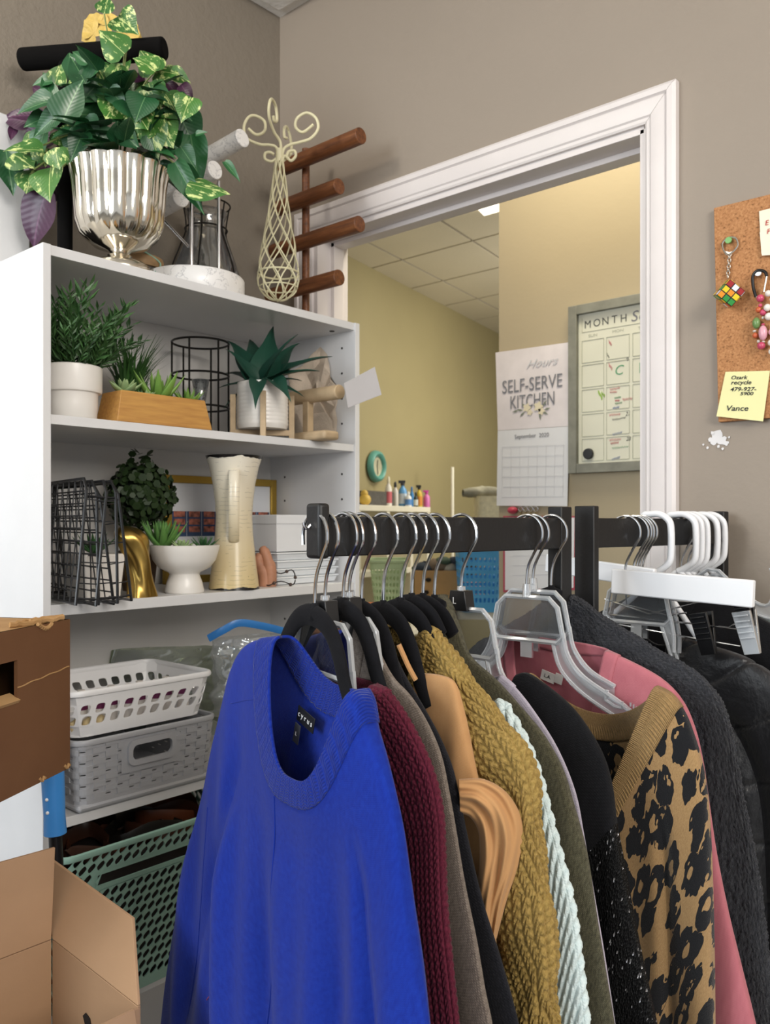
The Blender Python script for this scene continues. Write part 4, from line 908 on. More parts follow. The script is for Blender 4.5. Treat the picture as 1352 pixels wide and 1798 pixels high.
H9, _ = velvet(743, 1044, 47, 'black velvet hanger directly in front of the olive cardigan', tilt=2, cut=.06)
H10, _ = velvet(763, 1047, 46, 'black velvet hanger inside the olive cardigan shoulders', tilt=0, cut=.03)
H11, _ = clearh(810, 1035, 45, 'clear plastic hanger with black L size cube, alone in mid rail', cube=True, letter='L', drop=1.1, cut=.12)
H12, _ = clearh(925, 1030, 42, 'clear plastic hanger of the leopard sweater, front of the pair by the post', drop=1.05, cut=.18)
H13, _ = clearh(936, 1020, 42, 'clear plastic hanger holding the pink sweatshirt, rear of the pair by the post', drop=.95, cut=.12)
H14, _ = velvet(968, 1030, 42, 'black velvet hanger nearest the rack post, under charcoal cardigan', drop=.95, cut=.03)

# ---------------------------------------------------------------- knitted cloth
def cloth(name, a, b, w=.0035, h=.003, strength=.5, dist=.0012, rough=.9, speck=.0, sheen=.08, ns=160, fold_noise=True, fuzz=0.):
    m = NT(name); uv = m.coord('UV'); sp = m.n('ShaderNodeSeparateXYZ'); m.l(uv, sp.inputs[0])
    fu = m.math('FRACT', m.math('DIVIDE', sp.outputs[0], w)); tri = m.math('ABSOLUTE', m.math('MULTIPLY_ADD', fu, 2, -1))
    ph = m.math('ADD', m.math('DIVIDE', sp.outputs[1], h), m.math('MULTIPLY', tri, .9)); hg = m.math('MULTIPLY', m.math('ABSOLUTE', m.math('SINE', m.math('MULTIPLY', ph, pi))), m.math('SUBTRACT', 1, m.math('POWER', m.math('SUBTRACT', 1, tri), 4)))
    n = m.noise(uv, ns, 4, .6); n2 = m.noise(uv, ns*6, 2)
    col = m.mix(m.math('MULTIPLY_ADD', n, 1.6, -.3, clamp=True), rgb(a), rgb(b))
    if speck: col = m.mix(m.math('MULTIPLY', m.math('GREATER_THAN', n2, .64), speck), col, rgb('d8d2c8'))
    hh = m.math('ADD', hg, m.math('MULTIPLY', n2, .5+fuzz*2)); m.bump(hh, strength, dist)
    m.set(Base_Color=col, Roughness=rough, Sheen_Weight=sheen, Sheen_Roughness=.4, Specular_IOR_Level=.15); MATS[name] = m.m; return m.m
M_blue = cloth('blue_fine_knit', '102480', '18369c', .0022, .0018, .35, .0008, sheen=.15)
M_blu2 = cloth('blue_rib', '10227a', '18369c', .02, .0032, .9, .0012, sheen=.15)
M_bur = cloth('burgundy_marl', '3c1220', '6c2639', .006, .0055, .5, .001, ns=300)
M_tau = cloth('taupe_knit', '5f544c', '93877c', .0030, .0026, .7, ns=210)
M_bk1 = cloth('black_soft_knit', '17171b', '26262b', .004, .0034, .5, ns=200, sheen=.1)
M_org = cloth('tan_orange_twill', 'b4875a', 'c29668', .0012, .0016, .3, .0006, ns=40, sheen=.2)
M_mus = cloth('mustard_yarn', '75602c', 'b3965a', .004, .004, .5, .001, ns=260)
M_mint = cloth('pale_mint_yarn', 'b6c8ca', 'dbe6e4', .003, .003, .3, .0008, ns=220, sheen=.15)
M_oli = cloth('olive_melange', '2f2d21', '77725a', .0026, .0024, .8, ns=230, speck=.12, fuzz=.6)
M_lav = cloth('lavender_knit', 'a39ba8', 'bdb5c2', .003, .003, .4)
M_bk2 = cloth('black_wool', '0f0f11', '1a1a1d', .004, .004, .3, ns=120, sheen=.1)
M_pnk = cloth('rose_pink_jersey', 'a9606a', 'b87079', .0016, .0018, .25, .0005, ns=50, sheen=.3)
M_chr = cloth('charcoal_boucle', '15161a', '5c5e67', .007, .006, 1., .003, ns=210, fuzz=1., sheen=.1)
M_rib = cloth('tan_rib', '8e7148', 'b08f62', .0042, .03, 1., .0016, ns=260)
def leopard():
    m = NT('leopard_knit'); uv = m.coord('UV'); nz = m.n('ShaderNodeTexNoise', i_Vector=uv, i_Scale=55., i_Detail=2.)
    st = m.n('ShaderNodeMapping', i_Scale=(1.1, .85, 1)); m.l(uv, st.inputs[0])
    w = m.n('ShaderNodeMix', data_type='VECTOR'); w.inputs[0].default_value = .018
    m.l(st.outputs[0], w.inputs[4]); m.l(nz.outputs['Color'], w.inputs[5])
    v = m.n('ShaderNodeTexVoronoi', i_Vector=w.outputs[1], i_Scale=34., i_Randomness=.95); d = v.outputs['Distance']; cell = m.n('ShaderNodeSeparateColor', i_0=v.outputs['Color'])
    rr = m.math('MULTIPLY_ADD', cell.outputs[0], .16, .49)
    spot = m.math('LESS_THAN', d, rr)
    hole = m.math('MULTIPLY', m.math('LESS_THAN', d, m.math('MULTIPLY', rr, .42)), m.math('GREATER_THAN', cell.outputs[1], .5))
    cut = m.math('GREATER_THAN', m.noise(uv, 62, 2), .64)
    f = m.math('MULTIPLY', spot, m.math('MULTIPLY', m.math('SUBTRACT', 1, hole), m.math('SUBTRACT', 1, cut)))
    n = m.noise(uv, 420, 3); tan = m.mix(n, rgb('836540'), rgb('b59468'))
    m.set(Base_Color=m.mix(f, tan, rgb('15161a')), Roughness=.9, Sheen_Weight=.25, Specular_IOR_Level=.15); m.bump(m.noise(uv, 700, 3), .7, .0015); return m.m
M_leo = leopard()
def sequin():
    m = NT('black_sequins'); uv = m.coord('UV'); v = m.n('ShaderNodeTexVoronoi', i_Vector=uv, i_Scale=400.); n = m.noise(uv, 35, 3)
    m.bump(m.math('ADD', v.outputs['Distance'], m.math('MULTIPLY', m.n('ShaderNodeSeparateColor', i_0=v.outputs['Color']).outputs[0], .9)), .8, .003)
    spk = m.math('GREATER_THAN', m.n('ShaderNodeSeparateColor', i_0=v.outputs['Color']).outputs[1], .965)  # random pale metallic cells put glints into the sequin colour
    m.set(Base_Color=m.mix(spk, rgb('0a0a0b'), rgb('b8b8bc')), Roughness=m.math('MULTIPLY_ADD', spk, -.35, .5), Metallic=m.math('MULTIPLY', spk, .8), Specular_IOR_Level=.2); return m.m
M_seq = sequin()
def puffer():
    m = NT('black_nylon'); c = m.coord('UV'); m.set(Base_Color=rgb('131419'), Roughness=.42, Sheen_Weight=.2); m.bump(m.noise(c, 45, 4), .5, .006); return m.m
M_puf = puffer()
# relief functions (metres) of u,v arrays
def rel_stitch(w, h, A):
    def f(u, v):
        tri = np.abs((u/w) % 1*2-1); ph = v/h+tri*.75
        return A*(np.abs(np.sin(pi*ph))**.6*(1-(1-tri)**4)-.4)
    return f
def rel_cable(A):
    def f(u, v):
        a = rel_stitch(.0135, .0105, A*1.5)(u, v); b = rel_stitch(.010, .009, A*1.4)(u+v*.35, v)
        k = (np.sin(u*60+np.sin(v*38)*2.2) > 0)*1.; return a*k+b*(1-k)+A*.9*np.sin(u*60+np.sin(v*38)*2.2)
    return f
def rel_rib(w, A, skew=0.): return lambda u, v: A*np.abs(np.sin(pi*(u+v*skew)/w))
def garment(name, label, cat, h, Rp, mb_, t=.014, Lp=None, lk=1., neckF=.10, neckB=.02, kN=2.4, tN=.020, fold=.004, ff=(38, 3.), qs=.70, relief=None, M=120, N=150, zb=.50, mS=None, mN=None, nband=.022, dn=0., bulge=0., seed=0, grp=None, sz=None, puff=None, split=True, kt=.10, yoke=None, kB=None):
    hsz = lambda u, v: (lambda p: ((p-h.P).dot(h.e), p.z))(ap(u, v, h.P+h.n*dn, h.n))
    S = sz or [hsz(u, v) for u, v in Rp]
    def path(S):
        a = np.array(S, float)
        if a[-1, 1] > zb:
            d = a[-1]-a[-2]; d[0] = max(-.12*abs(d[1]), min(.22*abs(d[1]), d[0])); k = (zb-a[-1, 1])/min(-1e-4, d[1]); ne = max(1, int(np.hypot(*(d*k))/.045)); a = np.vstack([a]+[a[-1]+d*k*(i_+1)/ne for i_ in range(ne)])
        P = [V((x, z, 0)) for x, z in a]; P = np.array([(q.x, q.y) for q in smoothpath(P, 6)])
        L = np.r_[0, np.cumsum(np.hypot(*np.diff(P, axis=0).T))]; return P, L
    PR_, LR = path(S); SL = [hsz(u, v) for u, v in Lp] if Lp else [(-s*lk, z) for s, z in S]
    PL, LL = path(SL)
    tau = np.linspace(0, 1, M)**1.15
    def samp(P, L): x = tau*L[-1]; return np.stack([np.interp(x, L, P[:, 0]), np.interp(x, L, P[:, 1])], 1), x
    r_, xr = samp(PR_, LR); l_, _ = samp(PL, LL)
    w = np.linspace(-1, 1, N, endpoint=False); th = pi*np.sign(w)*np.abs(w)**1.35      # dense towards the right end
    cq, sq = np.cos(th), np.sin(th); q = np.sign(cq)*np.abs(cq)**.75; sn = np.sign(sq)*np.abs(sq)**.62
    sc = (r_[:, 0]+l_[:, 0])/2
    s = np.where(q[None] >= 0, sc[:, None]+q[None]*(r_[:, 0]-sc)[:, None], sc[:, None]-q[None]*(l_[:, 0]-sc)[:, None])
    zside = np.where(q[None] >= 0, r_[:, 1][:, None], l_[:, 1][:, None]); ztop = (r_[0, 1]+l_[0, 1])/2
    nf = np.where(sq < 0, 0, 1.)          # sq>0 : front (towards n)
    ztc = ztop-np.where(sq > 0, neckF, neckB); zc = ztc[None]+(zb-ztc)[None]*tau[:, None]
    kk = np.where(sq > 0, np.abs(q)**kN, np.abs(q)**(kB or kN))[None]; z = zside*kk+zc*(1-kk)
    sm = np.clip(tau/kt, 0, 1); sm = sm*sm*(3-2*sm); tt = tN+(t-tN)*sm; nn = sn[None]*tt[:, None]
    env = np.clip((tau-.06)/.3, 0, 1)[:, None]*np.abs(sn)[None]
    ph = seed*1.7; fr = ff[0]
    nn = nn+np.sign(sq)[None]*env*fold*(np.sin(s*fr+ph+z*ff[1])+.6*np.sin(s*fr*2.3+ph*2-z*ff[1]*1.6)+.5*np.sin(s*fr*.45-z*9+ph))
    grv = np.exp(-((np.abs(q)-qs)/.05)**2)[None]*np.clip((tau-.12)/.1, 0, 1)[:, None]; nn = nn*(1-.45*grv)
    if bulge: nn = nn+bulge*np.exp(-((tau-.25)/.18)**2)[:, None]*np.sign(sq)[None]*np.abs(sn)[None]
    zz_ = z+np.random.RandomState(seed).normal(0, .0006, z.shape)*0
    P = np.stack([h.P.x+h.e.x*s+h.n.x*(nn+dn), h.P.y+h.e.y*s+h.n.y*(nn+dn), zz_], -1)
    # uv: arc length round the body from the right end, and down the path
    d = np.sqrt((np.diff(np.concatenate([P, P[:, :1]], 1), axis=1)**2).sum(-1)); U = np.cumsum(np.concatenate([np.zeros((M, 1)), d[:, :-1]], 1), 1); j0 = N//2; U = U-U[:, j0:j0+1]; mid = U[int(M*.45)]; U = np.broadcast_to(mid[None]*.6, U.shape)+U*.4
    Vv = np.concatenate([np.zeros((1, N)), np.cumsum(np.sqrt((np.diff(P, axis=0)**2).sum(-1)), 0)], 0)
    if relief or puff:
        gu = np.roll(P, -1, 1)-np.roll(P, 1, 1); gv = np.gradient(P, axis=0); nr = np.cross(gu, gv); nr /= np.linalg.norm(nr, axis=-1, keepdims=True)+1e-9
        c = P.mean(1, keepdims=True); sg = np.sign(((P-c)*nr).sum(-1).mean()); e_ = np.clip(Vv/.02, 0, 1)
        P = P+nr*sg*((relief(U, Vv) if relief else 0)*e_+(puff(U, Vv) if puff else 0))[..., None]
    root = thing(name, label, cat, h.pt(0, h.zb-.02), grp)
    jj = np.arange(N); vid = lambda i, j: i*N+j % N
    zsh = r_[0, 1]-.085
    parts = {}
    nb = int(np.searchsorted(xr, nband)) if nband else 0
    for i in range(M-1):
        for j in range(N):
            qa = (q[j]+q[(j+1) % N])/2
            k = 'neckband' if i < nb else 'yoke' if yoke and xr[i] < yoke[0] else ('sleeve_r' if split and qa > qs and z[i, j] < zsh-.0+.0 else ('sleeve_l' if split and qa < -qs and z[i, j] < zsh else 'body'))
            parts.setdefault(k, []).append((i*N+j, i*N+(j+1) % N, (i+1)*N+(j+1) % N, (i+1)*N+j))
    off = np.array(wl(root)); FV = (P-off).reshape(-1, 3); UV = np.stack([U, Vv], -1).reshape(-1, 2)
    # one normal field so the seams between parts stay smooth
    for k, fs in parts.items():
        f = np.array(fs); ids, inv = np.unique(f, return_inverse=True); inv = inv.reshape(f.shape)
        me = bpy.data.meshes.new(k); me.from_pydata(FV[ids].tolist(), [], inv.tolist()); ul = me.uv_layers.new(name='UVMap'); ul.data.foreach_set('uv', UV[ids][inv.ravel()].astype(np.float32).ravel())
        me.polygons.foreach_set('use_smooth', [True]*len(me.polygons)); me.materials.append({'neckband': mN or mb_, 'sleeve_r': mS or mb_, 'sleeve_l': mS or mb_, 'yoke': yoke[1] if yoke else None}.get(k, mb_))
        me.update(); o = bpy.data.objects.new(k.split('_')[0], me); COL.objects.link(o); o.parent = root
        if k == 'neckband':
            so = o.modifiers.new('thick', 'SOLIDIFY'); so.thickness = .0030; so.offset = 0
    root['_h'] = 0; del root['_h']
    return root, (P, U, Vv)
G = 'knitwear on the front clothes rack'
blue, BL = garment('sweater', 'royal blue crew-neck sweater at the front of the rack', 'sweater', H1,
    [(626, 1212), (638, 1232), (650, 1278), (670, 1332), (688, 1392), (702, 1460), (712, 1540), (722, 1620), (736, 1710), (750, 1798)], M_blue, t=.018,
    Lp=[(496, 1118), (452, 1124), (428, 1140), (412, 1170), (400, 1210), (380, 1290), (352, 1410), (320, 1560), (298, 1690), (284, 1798)], neckF=.112, neckB=.028, kN=3., kB=2.6, tN=.030, mN=M_blu2, nband=.034, fold=.0075, ff=(42, 1.8), qs=.74, M=190, N=260, dn=.030, seed=3, grp=G, kt=.16)
burg, _ = garment('sweater', 'burgundy marled knit sweater directly behind the blue one', 'sweater', H2,
    [(654, 1204), (680, 1218), (710, 1258), (740, 1312), (762, 1368), (775, 1435), (778, 1510), (782, 1600), (792, 1700), (803, 1798)], M_bur, t=.0145, lk=.95, neckF=.10, neckB=.0, tN=.016, relief=rel_stitch(.0085, .0075, .0028), fold=.002, M=380, N=420, dn=-.010, seed=1, grp=G)
taup, _ = garment('cardigan', 'taupe fine-knit cardigan between burgundy sweater and black knit', 'cardigan', H3,
    [(630, 1092), (648, 1108), (668, 1152), (690, 1190), (720, 1222), (748, 1266), (772, 1322), (786, 1385), (798, 1450), (815, 1550), (835, 1650), (850, 1740), (862, 1798)], M_tau, t=.009, lk=.95, neckF=.08, neckB=.02, tN=.012, fold=.002, dn=-.012, seed=2, grp=G)
blk1, _ = garment('cardigan', 'black soft knit cardigan between taupe cardigan and orange top', 'cardigan', H5,
    [(655, 1085), (682, 1130), (712, 1190), (744, 1244), (770, 1292), (792, 1345), (806, 1405), (822, 1480), (846, 1580), (880, 1690), (910, 1798)], M_bk1, t=.009, lk=.95, neckF=.08, neckB=.02, tN=.012, fold=.002, dn=-.008, seed=4, grp=G)
orng, _ = garment('strap_top', 'tan orange strap top with knotted sleeve hanging between black and mustard knits', 'top', H6,
    [(742, 1182), (775, 1186), (798, 1200), (812, 1250), (826, 1320), (840, 1380), (850, 1450), (860, 1550), (868, 1640)], M_org, t=.011, lk=.8, neckF=.06, neckB=.03, tN=.012, fold=.004, ff=(60, 4.), zb=.87, split=False, nband=0, dn=-.006, seed=5, grp=G)
d_ = dep(H6.P)-.125
oc_ = smoothpath([V((u, v, 0)) for u, v in ((806, 1368), (850, 1368), (892, 1394), (918, 1446), (912, 1512), (890, 1580), (872, 1648))], 12)
ic_ = smoothpath([V((u, v, 0)) for u, v in ((808, 1428), (826, 1436), (840, 1462), (842, 1512), (838, 1560), (838, 1606), (848, 1648))], 12)
def knot(c, t):
    x = t*(len(oc_)-1); k_ = min(int(x), len(oc_)-2); f = x-k_; o_, i_ = oc_[k_].lerp(oc_[k_+1], f), ic_[k_].lerp(ic_[k_+1], f)
    a = 2*pi*c; w = .5-.5*cos(a); q = o_.lerp(i_, w); fr = sin(a) > 0; taper = .45+.55*sin(pi*min(1, .08+t*.95))
    fold = (.0045*sin(w*14+t*5)+.003*sin(w*27-t*7+1)) if fr else 0
    return at(q.x, q.y, d_-(sin(a)*(.019 if fr else .012))*taper-fold*abs(sin(a))*taper)
MB().grid(knot, 72, 110, True).build('knotted_sleeve', M_org, orng, smooth=180)
MB().tube(smoothpath([at(u, v, dep(H6.P)-.05) for u, v in ((700, 1132), (708, 1150), (718, 1172), (730, 1194))], 5), .0022, 8, wide=1.6).build('strap', M_org, orng)
must, _ = garment('sweater', 'mustard chunky open-knit sweater in the middle of the rack', 'sweater', H8,
    [(742, 1108), (757, 1106), (782, 1138), (826, 1190), (868, 1245), (912, 1304), (934, 1360), (945, 1430), (955, 1520), (965, 1620), (972, 1720), (978, 1798)], M_mus, t=.024, lk=.9, neckF=.08, neckB=.01, tN=.014, relief=rel_cable(.0030), fold=.003, M=440, N=520, dn=.012, seed=6, grp=G)
mint, _ = garment('sweater', 'pale mint ribbed knit sweater between mustard and olive', 'sweater', H9,
    [(866, 1238), (880, 1233), (902, 1262), (926, 1308), (946, 1362), (962, 1424), (982, 1500), (1002, 1580), (1014, 1660), (1030, 1798)], M_mint, t=.010, lk=.9, neckF=.05, neckB=.01, tN=.008, relief=(lambda u, v: rel_rib(.0105, .0042, -.6)(u, v)+rel_stitch(.0055, .005, .0014)(u, v)), fold=.0015, M=380, N=420, dn=-.002, seed=7, grp=G)
oliv, _ = garment('cardigan', 'olive grey melange cardigan behind the mint knit', 'cardigan', H10,
    [(768, 1046), (784, 1058), (806, 1106), (824, 1152), (866, 1190), (906, 1232), (952, 1288), (986, 1348), (1007, 1418), (1030, 1500), (1046, 1600), (1062, 1700), (1078, 1798)], M_oli, t=.012, lk=.9, neckF=.10, neckB=.0, tN=.015, fold=.003, ff=(52, 3.), dn=-.008, seed=8, grp=G)
lave, _ = garment('cardigan', 'thin lavender grey knit showing as a narrow edge beside olive cardigan', 'cardigan', Hang(786, 1040, 45),
    [(880, 1186), (904, 1206), (936, 1246), (978, 1312), (1010, 1390), (1026, 1470), (1045, 1580), (1062, 1680), (1080, 1798)], M_lav, t=.006, lk=.9, neckF=.05, neckB=.01, tN=.006, fold=.001, seed=9, grp=G)
seqn, _ = garment('cardigan', 'black wool cardigan with sparkling black sequin front', 'cardigan', H11,
    [(908, 1184), (926, 1182), (962, 1206), (1002, 1240), (1034, 1282), (1060, 1330), (1074, 1382), (1082, 1450), (1100, 1550), (1122, 1660), (1152, 1798)], M_seq, t=.016, lk=.9, neckF=.10, neckB=.03, tN=.016, fold=.004, ff=(58, 3.), nband=0, dn=-.01, seed=10, grp=G, split=False, yoke=(.215, M_bk2))
# its cap sleeve and shoulder are plain wool: a yoke lying on the shoulder
capS = [H11.sz(u, v) for u, v in ((900, 1180), (924, 1177), (962, 1200), (1004, 1235), (1038, 1280), (1066, 1330), (1078, 1384))]
leop, _ = garment('sweater', 'leopard print V-neck sweater with tan ribbed neckline', 'sweater', H12,
    [(1152, 1206), (1178, 1220), (1202, 1252), (1218, 1292), (1232, 1340), (1242, 1405), (1247, 1480), (1251, 1600), (1253, 1700), (1254, 1798)], M_leo, t=.020, Lp=[(928, 1184), (905, 1196), (880, 1230), (862, 1290), (850, 1400), (840, 1798)], neckF=.20, neckB=.045, kN=1.2, kB=2.2, tN=.024, fold=.004, ff=(50, 2.), mN=M_rib, nband=.036, qs=.70, M=170, N=240, dn=.028, seed=11, grp=G)
pink, _ = garment('sweatshirt', 'rose pink wide-neck sweatshirt between leopard sweater and charcoal cardigan', 'sweatshirt', H13,
    [(1064, 1144), (1108, 1162), (1162, 1192), (1198, 1230), (1220, 1280), (1234, 1340), (1243, 1400), (1258, 1500), (1280, 1610), (1304, 1710), (1326, 1798)], M_pnk, t=.016, Lp=[(905, 1112), (880, 1118), (860, 1150), (850, 1250), (845, 1400), (840, 1798)], neckF=.22, neckB=.0, kN=2.2, tN=.018, fold=.004, ff=(42, 2.), dn=-.014, nband=.018, seed=12, grp=G)
char, _ = garment('cardigan', 'charcoal grey boucle cardigan at the end of the front rack', 'cardigan', H14,
    [(985, 1042), (1018, 1052), (1062, 1084), (1120, 1118), (1164, 1146), (1212, 1172), (1256, 1214), (1280, 1264), (1292, 1320), (1310, 1420), (1330, 1520), (1346, 1640), (1356, 1740), (1362, 1798)], M_chr, t=.018, lk=.8, neckF=.15, neckB=.01, tN=.018, fold=.003, relief=(lambda u, v: .0018*np.sin(u*700+np.sin(v*500)*2)*np.sin(v*640+np.sin(u*430)*2)), M=330, N=280, dn=-.030, seed=13, grp=G)
# front seam of the blue sweater, laid on its surface
Pb = BL[0].reshape(-1, 3); fr_ = ((Pb-np.array(H1.P))@np.array(H1.n)) > .03; Pf = Pb[fr_]; sf = (Pf-np.array(H1.P))@np.array(H1.e)
def on_front(u, v, lift=.0):
    p = ap(u, v, H1.P+H1.n*.048, H1.n); s = (p-H1.P).dot(H1.e); d = (sf-s)**2+(Pf[:, 2]-p.z)**2; i = np.argsort(d)[:4]; w = 1/(d[i]+1e-7); n = float(((Pf[i]-np.array(H1.P))@np.array(H1.n)*w).sum()/w.sum()); return H1.pt(s, p.z, n+lift)
def smooth_line(pts, it=3):
    for _ in range(it): pts = [pts[0]]+[(a+b*2+c)/4 for a, b, c in zip(pts, pts[1:], pts[2:])]+[pts[-1]]
    return pts
for a in ([(398, 1236), (430, 1229), (468, 1226)], [(494, 1395), (491, 1440), (481, 1560), (469, 1670), (452, 1798), (445, 1860)], [(352, 1420), (345, 1560), (318, 1798)]):
    q_ = [on_front(*p) for p in zip(np.interp(np.linspace(0, len(a)-1, 30), range(len(a)), [x[0] for x in a]), np.interp(np.linspace(0, len(a)-1, 30), range(len(a)), [x[1] for x in a]))]
    MB().tube(smooth_line(q_), .0011 if a[0][0] > 400 else .0007, 6).build('seam', M_blu2, blue, smooth=180)
MB().tube(smooth_line([on_front(u, v, .0012) for u, v in ((357, 1758), (360, 1750), (367, 1747), (375, 1749))]), .0005, 5).build('lint_thread', mat('red_thread', 'a03a4a', .8), blue)
# woven neck labels
M_lab = mat('black_satin_label', '16161a', .5, var=.02); M_lw = mat('white_label', 'e6e2dc', .6, var=.02)
LB = []
def label_tag(root, h, uv, w, hgt, m, d, tilt=0., name='neck_label'):
    p = ap(uv[0], uv[1], h.P+h.n*d, h.n); c, s = cos(radians(tilt)), sin(radians(tilt)); x = h.e*c-Z*s; y = Z*c+h.e*s
    MB().box(p, (w, hgt, .0012), x, y, h.n).build(name, m, root, bevel=.0004); LB.append(root.children[-1]); return p+h.n*.0011, x, y
p, x, y = label_tag(blue, H1, (537, 1263), .034, .017, M_lab, .018, 16); text('c y r u s', .0088, M_ink, LB[-1], p-y*.002, x, y)
p, x, y = label_tag(blue, H1, (521, 1288), .011, .022, mat('grey_label', '4b4d54', .6), .019, 16, 'care_label'); text('L', .006, M_ink, LB[-1], p-y*.002, x, y)
p, x, y = label_tag(pink, H13, (962, 1188), .022, .014, M_lw, -.025, 14); text('L.A.', .007, M_lab, LB[-1], p-y*.002, x, y)
p, x, y = label_tag(pink, H13, (981, 1192), .012, .014, M_lw, -.0245, 14, 'care_label')

# ---------------------------------------------------------------- second rack: white, clear and clip hangers, dark jackets
M_wh = mat('white_hanger_plastic', 'e8eaee', .28, var=.01)
phi2 = 44
def whiteh(u, vb, label, rr=.0235, arms=True):
    h = Hang(u, vb, phi2); root = thing('white_hanger', label, 'hanger', h.pt(0, h.zb), 'white tubular hangers on the rear rack'); ctr = RZ+.006-rr
    pts = [h.pt(-rr, ctr-.012), h.pt(-rr, ctr), h.pt(-rr*.7, RZ+.004), h.pt(-rr*.2, RZ+.0065), h.pt(rr*.5, RZ+.0065), h.pt(rr*1.1, RZ-.002), h.pt(rr*1.3, RZ-.016), h.pt(rr*1.3, h.zb+.03), h.pt(rr*1.15, h.zb+.014), h.pt(rr*.6, h.zb+.003), h.pt(0, h.zb-.004)]
    MB().tube(smoothpath(pts, 6), .0054, 12).build('hook', M_wh, root, smooth=180)
    ar = [(-.17, -.13), (-.10, -.095), (-.03, -.04), (0, -.004), (.03, -.04), (.07, -.095), (.10, -.13)]
    MB().tube(smoothpath([h.pt(a, h.zb+z) for a, z in ar], 5), .0045, 10).build('shoulder_bar', M_wh, root, smooth=180); return h, root
for u, vb, lb in ((1146, 1003, 'white tubular hanger standing apart, leftmost on the rear rack'), (1190, 999, 'white tubular hanger, first of the five bunched on the rear rack'), (1200, 999, 'white tubular hanger, second of the five bunched on the rear rack'), (1210, 999, 'white tubular hanger, third of the five bunched on the rear rack'), (1228, 996, 'white tubular hanger, fourth of the five bunched on the rear rack'), (1241, 994, 'white tubular hanger nearest the rear rack end')): whiteh(u, vb, lb)
def rearhook(u, vb, name, label):
    h = Hang(u, vb, phi2); root = thing(name, label, 'hanger', h.pt(0, h.zb)); MB().tube(hook_path(h, .025), .0020, 8).build('hook', M_hk, root); return h, root
# white board hanger, long flat front bar
h, r = rearhook(1098, 1004, 'board_hanger', 'white flat board hanger with chrome hook hanging from rear rack')
A, B = [h.sz(u, v) for u, v in ((1076, 1020), (1324, 1043))]
MB().box((h.pt((A[0]+B[0])/2, (A[1]+B[1])/2)), (sqrt((B[0]-A[0])**2+(B[1]-A[1])**2), .012, .038), (h.pt(B[0], B[1])-h.pt(A[0], A[1])).normalized(), h.n, (h.pt(B[0], B[1])-h.pt(A[0], A[1])).normalized().cross(h.n)*-1).build('board', M_wh, r, bevel=.002)
h2, r2 = rearhook(1112, 1010, 'board_hanger', 'second white board hanger mostly hidden behind the rack post')
A2, B2 = [h2.sz(u, v) for u, v in ((960, 988), (1150, 1016))]
xd = (h2.pt(*B2)-h2.pt(*A2)).normalized(); MB().box(h2.pt((A2[0]+B2[0])/2, (A2[1]+B2[1])/2), ((h2.pt(*B2)-h2.pt(*A2)).length, .010, .030), xd, h2.n, xd.cross(h2.n)*-1).build('board', M_wh, r2, bevel=.002)
# chrome clip hangers below it
M_bc = mat('black_clip_plastic', '151517', .3)
h3, r3 = rearhook(1122, 1022, 'clip_hanger', 'chrome skirt hanger with one black and one clear clip under the white board')
rods = MB()
for a in ([(1062, 1078), (1225, 1096), (1300, 1106)], [(1062, 1092), (1225, 1122), (1300, 1135)], [(1098, 1020), (1100, 1062), (1170, 1080), (1205, 1076)], [(1294, 1066), (1292, 1094), (1280, 1102), (1262, 1100)], [(1108, 1040), (1195, 1056), (1300, 1062)], [(1062, 1052), (1140, 1078), (1262, 1050)]):
    rods.tube([h3.pt(*h3.sz(u, v)) for u, v in a], .0014, 6)
rods.build('rod', M_hk, r3)
def clip(root, uv, m, w, hgt, ribs=True):
    a, z = h3.sz(*uv); p = h3.pt(a, z, .004); tl = (Z*.97+h3.e*-.2).normalized(); xx = tl.cross(h3.n)
    mb = MB()
    for s in (1, -1): mb.hexa([p+xx*i*w*(.42)+tl*-hgt/2+h3.n*(s*.001+j*.003) for i, j in ((-1, -1), (1, -1), (1, 1), (-1, 1))], [p+xx*i*w*.5+tl*hgt/2+h3.n*(s*.011+j*.003) for i, j in ((-1, -1), (1, -1), (1, 1), (-1, 1))])
    for k in range(5): mb.box(p+tl*(hgt*(.4-.13*k))+h3.n*(.0165-.0022*k), (w*.8, .0022, .003), xx, tl, h3.n)
    mb.box(p+tl*hgt*.1, (w*.3, hgt*.5, .012), xx, tl, h3.n)
    mb.build('clip', m, root, bevel=.0008)
clip(r3, (1240, 1112), M_bc, .026, .062); clip(r3, (1316, 1110), M_cl, .026, .062)
clip(r3, (1312, 1078), M_bc, .022, .035)
clearh(1206, 1006, 44, 'clear plastic hanger tilted upward over the white board at the right edge', grp='clear plastic hangers on the rear rack', drop=.5, cut=.205, tilt=-35)
clearh(1218, 1010, 44, 'clear plastic hanger tilted upward behind another at the right edge', grp='clear plastic hangers on the rear rack', drop=.5, cut=.205, tilt=-28)
for u, vb, lb in ((1118, 1012, 'clear plastic hanger behind the white board on the rear rack'), (1128, 1014, 'second clear plastic hanger behind the white board on the rear rack'), (1195, 1004, 'clear plastic hanger whose arm sticks out at right edge of the rear rack')):
    clearh(u, vb, 44, lb, grp='clear plastic hangers on the rear rack', drop=.75, cut=.06)
